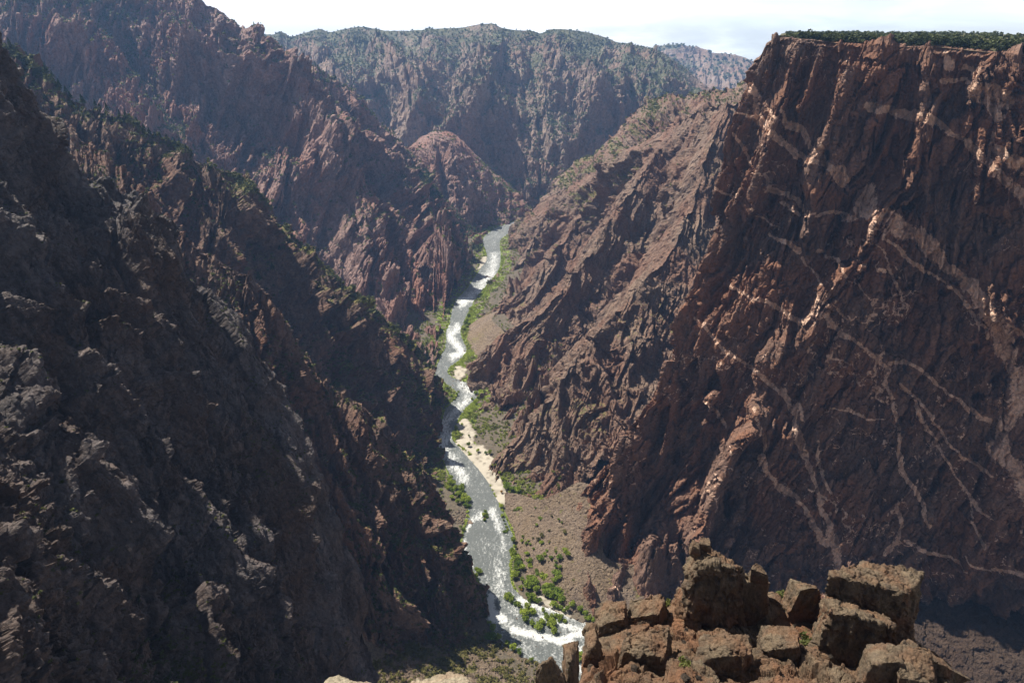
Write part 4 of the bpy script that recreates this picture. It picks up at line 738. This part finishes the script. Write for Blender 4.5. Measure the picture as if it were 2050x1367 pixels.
# ============================================================= LOOSE ROCKS
import bmesh
def block(name,corners,mat,label,cat,amp=.35,size=2.0,cuts=46,seed=0,group=None,rnd=.2,strata=0,jit=.05):
    """corners: 8 world points, front TL TR BR BL then back TL TR BR BL"""
    bm=bmesh.new(); bmesh.ops.create_cube(bm,size=2.0); bmesh.ops.subdivide_edges(bm,edges=bm.edges[:],cuts=cuts,use_grid_fill=True)
    me=bpy.data.meshes.new(name); bm.to_mesh(me); bm.free(); n=len(me.vertices)
    co=np.empty(n*3,np.float32); me.vertices.foreach_get('co',co); co=co.reshape(-1,3).astype(float)
    # soften corners
    ln=np.linalg.norm(co,axis=1,keepdims=True); sp=co/ln; co=co*(1-rnd)+sp*rnd*1.25
    c=[np.array(p,float) for p in corners]; rj=np.random.default_rng(seed+77); dg=np.linalg.norm(c[0]-c[2]); c=[q+rj.normal(size=3)*dg*jit for q in c]; u=(co[:,0:1]+1)/2; w=(co[:,2:3]+1)/2; d=(co[:,1:2]+1)/2
    fr=(c[3]*(1-u)+c[2]*u)*(1-w)+(c[0]*(1-u)+c[1]*u)*w; bk=(c[7]*(1-u)+c[6]*u)*(1-w)+(c[4]*(1-u)+c[5]*u)*w
    p=fr*(1-d)+bk*d; cen=p.mean(0); nr=np.empty(n*3,np.float32)
    for k,(s,a) in enumerate(((size,amp),(size*.42,amp*.45),(size*.17,amp*.2))):
        me.vertices.foreach_set('co',(p-cen).reshape(-1).astype(np.float32)); me.update(); me.vertex_normals.foreach_get('vector',nr) if hasattr(me,'vertex_normals') else me.vertices.foreach_get('normal',nr)
        f=facets(stretched(p+seed*3.1,s,(.2,.1,1),1.5),seed+k)*a+fbm(p/(s*.5),3,seed+k)*a*.4
        if strata and k==1: f=f-np.clip(np.sin((p[:,2]+.25*p[:,0]+fbm(p/1.5,2,3)*.5)*6.28/strata)-.75,0,1)*amp*.8
        p=p+nr.reshape(-1,3)*f[:,None]
    me.vertices.foreach_set('co',(p-cen).reshape(-1).astype(np.float32)); me.polygons.foreach_set('use_smooth',np.full(len(me.polygons),True)); me.update()
    for nm in('vein','veg'): me.attributes.new(nm,'FLOAT','POINT')
    me.materials.append(mat); o=link(name,me,None,cen); tag(o,label,cat,group); return o
def pblock(name,tl,tr,br,bl,Y,dep,mat,label,cat,btl=None,btr=None,**k):
    fr=[P(x,y,Y) for x,y in (tl,tr,br,bl)]
    bt=[P(*btl,Y+dep) if btl else fr[0]+[dep*.15,dep,dep*.1], P(*btr,Y+dep) if btr else fr[1]+[dep*.15,dep,dep*.1], fr[2]+[dep*.2,dep,0],fr[3]+[dep*.2,dep,0]]
    return block(name,fr+bt,mat,label,cat,**k)
pblock('rock_tower',(1376,1108),(1478,1150),(1492,1310),(1346,1305),79,6,M_crag,'tall brown lichen covered rock tower left of the perched stone','rock',btl=(1388,1088),btr=(1500,1140),amp=.85,size=2.6,seed=3,cuts=70)
pblock('boulder',(1462,1160),(1535,1178),(1532,1300),(1470,1305),81,5,M_crag,'smooth dark block leaning on the right side of the tall rock tower','rock',btl=(1470,1140),btr=(1538,1170),amp=.25,size=3,seed=4)
pblock('boulder',(1384,1094),(1402,1098),(1404,1114),(1380,1108),80,1.4,M_crag,'small angular stone sitting on top of the tall rock tower','rock',amp=.12,size=.9,seed=5,cuts=20)
pblock('boulder',(1402,1088),(1422,1092),(1424,1106),(1402,1104),81,1.4,M_crag,'flat slab stone on the summit of the tall rock tower','rock',amp=.12,size=.9,seed=6,cuts=20)
pblock('perched_boulder',(1508,1130),(1532,1146),(1537,1176),(1496,1168),82,2.2,M_crag,'rounded boulder perched alone on the saddle of the crag','rock',btl=(1516,1122),btr=(1536,1138),amp=.16,size=1.6,seed=7,cuts=34,rnd=.32)
pblock('boulder',(1592,1170),(1642,1174),(1662,1250),(1572,1250),83,3.4,M_crag,'small upright block between the perched stone and the big block','rock',btl=(1592,1162),btr=(1645,1168),amp=.28,size=1.8,seed=8)
pblock('big_block',(1674,1150),(1800,1184),(1822,1310),(1662,1280),78,6.5,M_crag,'big squarish block with cracked flat top carrying a bush','rock',btl=(1712,1096),btr=(1852,1156),amp=.6,size=2.6,seed=9,cuts=74,strata=.9)
pblock('boulder',(1648,1222),(1762,1232),(1800,1420),(1606,1420),72,6,M_crag,'craggy orange streaked block below the big block','rock',btl=(1680,1205),btr=(1770,1215),amp=.8,size=2.4,seed=10,cuts=70)
pblock('boulder',(1798,1292),(1896,1346),(1906,1450),(1780,1440),66,6,M_crag,'tilted slab with grey top at the lower right','rock',btl=(1822,1270),btr=(1932,1332),amp=.3,size=2.4,seed=12,strata=.7)
pblock('boulder',(1716,1322),(1800,1318),(1815,1460),(1700,1460),62,5,M_crag,'rounded brown block in the bottom right corner below the slab','rock',btl=(1735,1295),btr=(1810,1292),amp=.35,size=2.2,seed=13)
pblock('boulder',(1806,1352),(1880,1372),(1890,1470),(1790,1460),60,4,M_crag,'lowest block under the tilted slab at the photo edge','rock',amp=.3,size=2,seed=14)
pblock('pinnacle',(1100,1318),(1117,1320),(1165,1470),(1070,1460),52,4,M_crag,'dark pointed pinnacle rising from the bottom edge before the rapids','rock',btl=(1103,1308),btr=(1113,1309),amp=.3,size=1.8,seed=15)
pblock('boulder',(1128,1335),(1145,1332),(1160,1450),(1125,1450),56,3,M_crag,'short dark rock just right of the pointed pinnacle','rock',amp=.2,size=1.5,seed=16,cuts=30)
pblock('boulder',(1172,1300),(1192,1292),(1204,1350),(1165,1340),70,4,M_crag,'blocky rock at the left tip of the crag over the river','rock',amp=.3,size=1.6,seed=17,cuts=34)
pblock('boulder',(1200,1262),(1250,1238),(1262,1330),(1196,1360),78,4,M_crag,'rounded brown rock at the left shoulder of the crag','rock',amp=.4,size=2,seed=18)
pblock('boulder',(1262,1240),(1330,1232),(1338,1290),(1250,1300),79,4,M_crag,'broad rock hump between the left shoulder and the tower','rock',amp=.4,size=2,seed=19)
pblock('boulder',(1250,1308),(1340,1300),(1350,1400),(1232,1410),68,4,M_crag,'craggy rock hump at the bottom edge left of the tower foot','rock',amp=.4,size=1.8,seed=20)
pblock('boulder',(1400,1312),(1500,1320),(1512,1420),(1386,1420),66,4,M_crag,'wide rock ledge at the bottom edge under the tower','rock',amp=.4,size=1.8,seed=21)
pblock('boulder',(1524,1300),(1590,1290),(1600,1400),(1512,1400),70,4,M_crag,'rock hump at the bottom edge beneath the small upright block','rock',amp=.4,size=1.8,seed=22)
M_pale=rock_mat('pale_lichen_rock',(.26,.23,.16),(.40,.36,.27),(.24,.15,.10),(.1,.07,.05),.012,veg=(.4,.3,.05),ratio=1,streak=.3,rough=.9)
pblock('ledge_rock',(560,1500),(840,1500),(900,1700),(500,1700),3.0,1.0,M_pale,'pale lichen speckled ledge rock peeping in at the bottom edge','rock',btl=(650,1358),btr=(785,1354),amp=.03,size=.25,seed=23,rnd=.25)
pblock('ledge_rock',(800,1500),(1010,1500),(1060,1700),(800,1700),3.2,1.0,M_pale,'flat pale ledge rock right of the other one at the bottom edge','rock',btl=(850,1352),btr=(955,1351),amp=.03,size=.25,seed=24,rnd=.25)
# boulders by the river
bp_=[]
for k in range(3):
    s=1.0; me=block('proto',[(-s,-s,s),(s,-s,s),(s,-s,-s),(-s,-s,-s),(-s,s,s),(s,s,s),(s,s,-s),(-s,s,-s)],M_scree,'x','x',amp=.28,size=1.1,cuts=7,seed=30+k,rnd=.5); bp_.append(me.data); bpy.data.objects.remove(me)
def rocks(pts,label,group,s0,s1,jit):
    for (x,y) in pts:
        p=near(FS,x+rng.normal()*jit,y+rng.normal()*jit); o=link('river_boulder',bp_[rng.integers(3)],None,p+[0,0,.3]); s=rng.uniform(s0,s1); o.scale=(s,s*rng.uniform(.7,1.2),s*.7); o.rotation_euler=(rng.uniform(0,1),0,rng.uniform(0,6)); tag(o,label,'boulder',group)
cs=[k for k in range(0,70)]
okm=(CR_[2]>1180)&(CR_[2]<1930)&(CR_[3]<1360)&(CR_[1][...,2]>.5); idx=rng.choice(np.flatnonzero(okm.reshape(-1)),70)
for q in idx:
    o=link('loose_stone',bp_[rng.integers(3)],None,CR_[0].reshape(-1,3)[q]+[0,0,.1]); sc_=.15+.6*rng.random()**2; o.scale=(sc_,sc_*rng.uniform(.6,1.2),sc_*.7); o.rotation_euler=(rng.uniform(0,1),rng.uniform(0,.6),rng.uniform(0,6)); tag(o,'small broken stone lying on the ledges of the foreground crag','stone','loose stones on the crag')
rocks([(905+i%9*4,1022+i//9*5) for i in range(54)],'purplish boulder in the rubble pile on the left bank','boulders of the left bank pile',.7,1.8,2)
rocks([(940,1046)],'largest grey boulder at the water edge of the rubble pile',None,3,3.2,0)
rocks([(915+i*5%40,682+i*7%34) for i in range(16)],'dark boulder standing in the upper rapid','boulders in the upper rapid',1.0,2.2,3)
rocks([(905+i*7%55,762+i*3%22) for i in range(22)],'grey boulder scattered across the rapid at the bend','boulders in the bend rapid',.9,2.0,4)
rocks([(1010+(i*37)%170,1232+(i*23)%50) for i in range(60)],'small stone in the braided rapids','stones in the braided rapids',.5,1.3,5)
rocks([(1000+(i*31)%80,1280+(i*17)%30) for i in range(26)],'pale stone on the near gravel bank','stones on the near bank',.6,1.5,5)
print('trees',nriv)
# ============================================================= HAZE
if HAZE:
    v=[(x,y,z) for z in (-61,1100) for x,y in ((-4000,-400),(4000,-400),(4000,8500),(-4000,8500))]
    me=poly_mesh('haze',v,[(3,2,1,0),(4,5,6,7),(0,1,5,4),(1,2,6,5),(2,3,7,6),(3,0,4,7)],[])
    m=bpy.data.materials.new('haze_air'); m.use_nodes=True; nt=m.node_tree; nt.nodes.clear()
    o=nt.nodes.new('ShaderNodeOutputMaterial'); pv=nt.nodes.new('ShaderNodeVolumePrincipled'); pv.inputs['Color'].default_value=(.30,.54,1,1); pv.inputs['Density'].default_value=HAZE; pv.inputs['Anisotropy'].default_value=.3
    nt.links.new(pv.outputs[0],o.inputs['Volume']); me.materials.append(m)
    tag(link('haze',me),kind='stuff')
print('built',round(time.time()-T0,1))
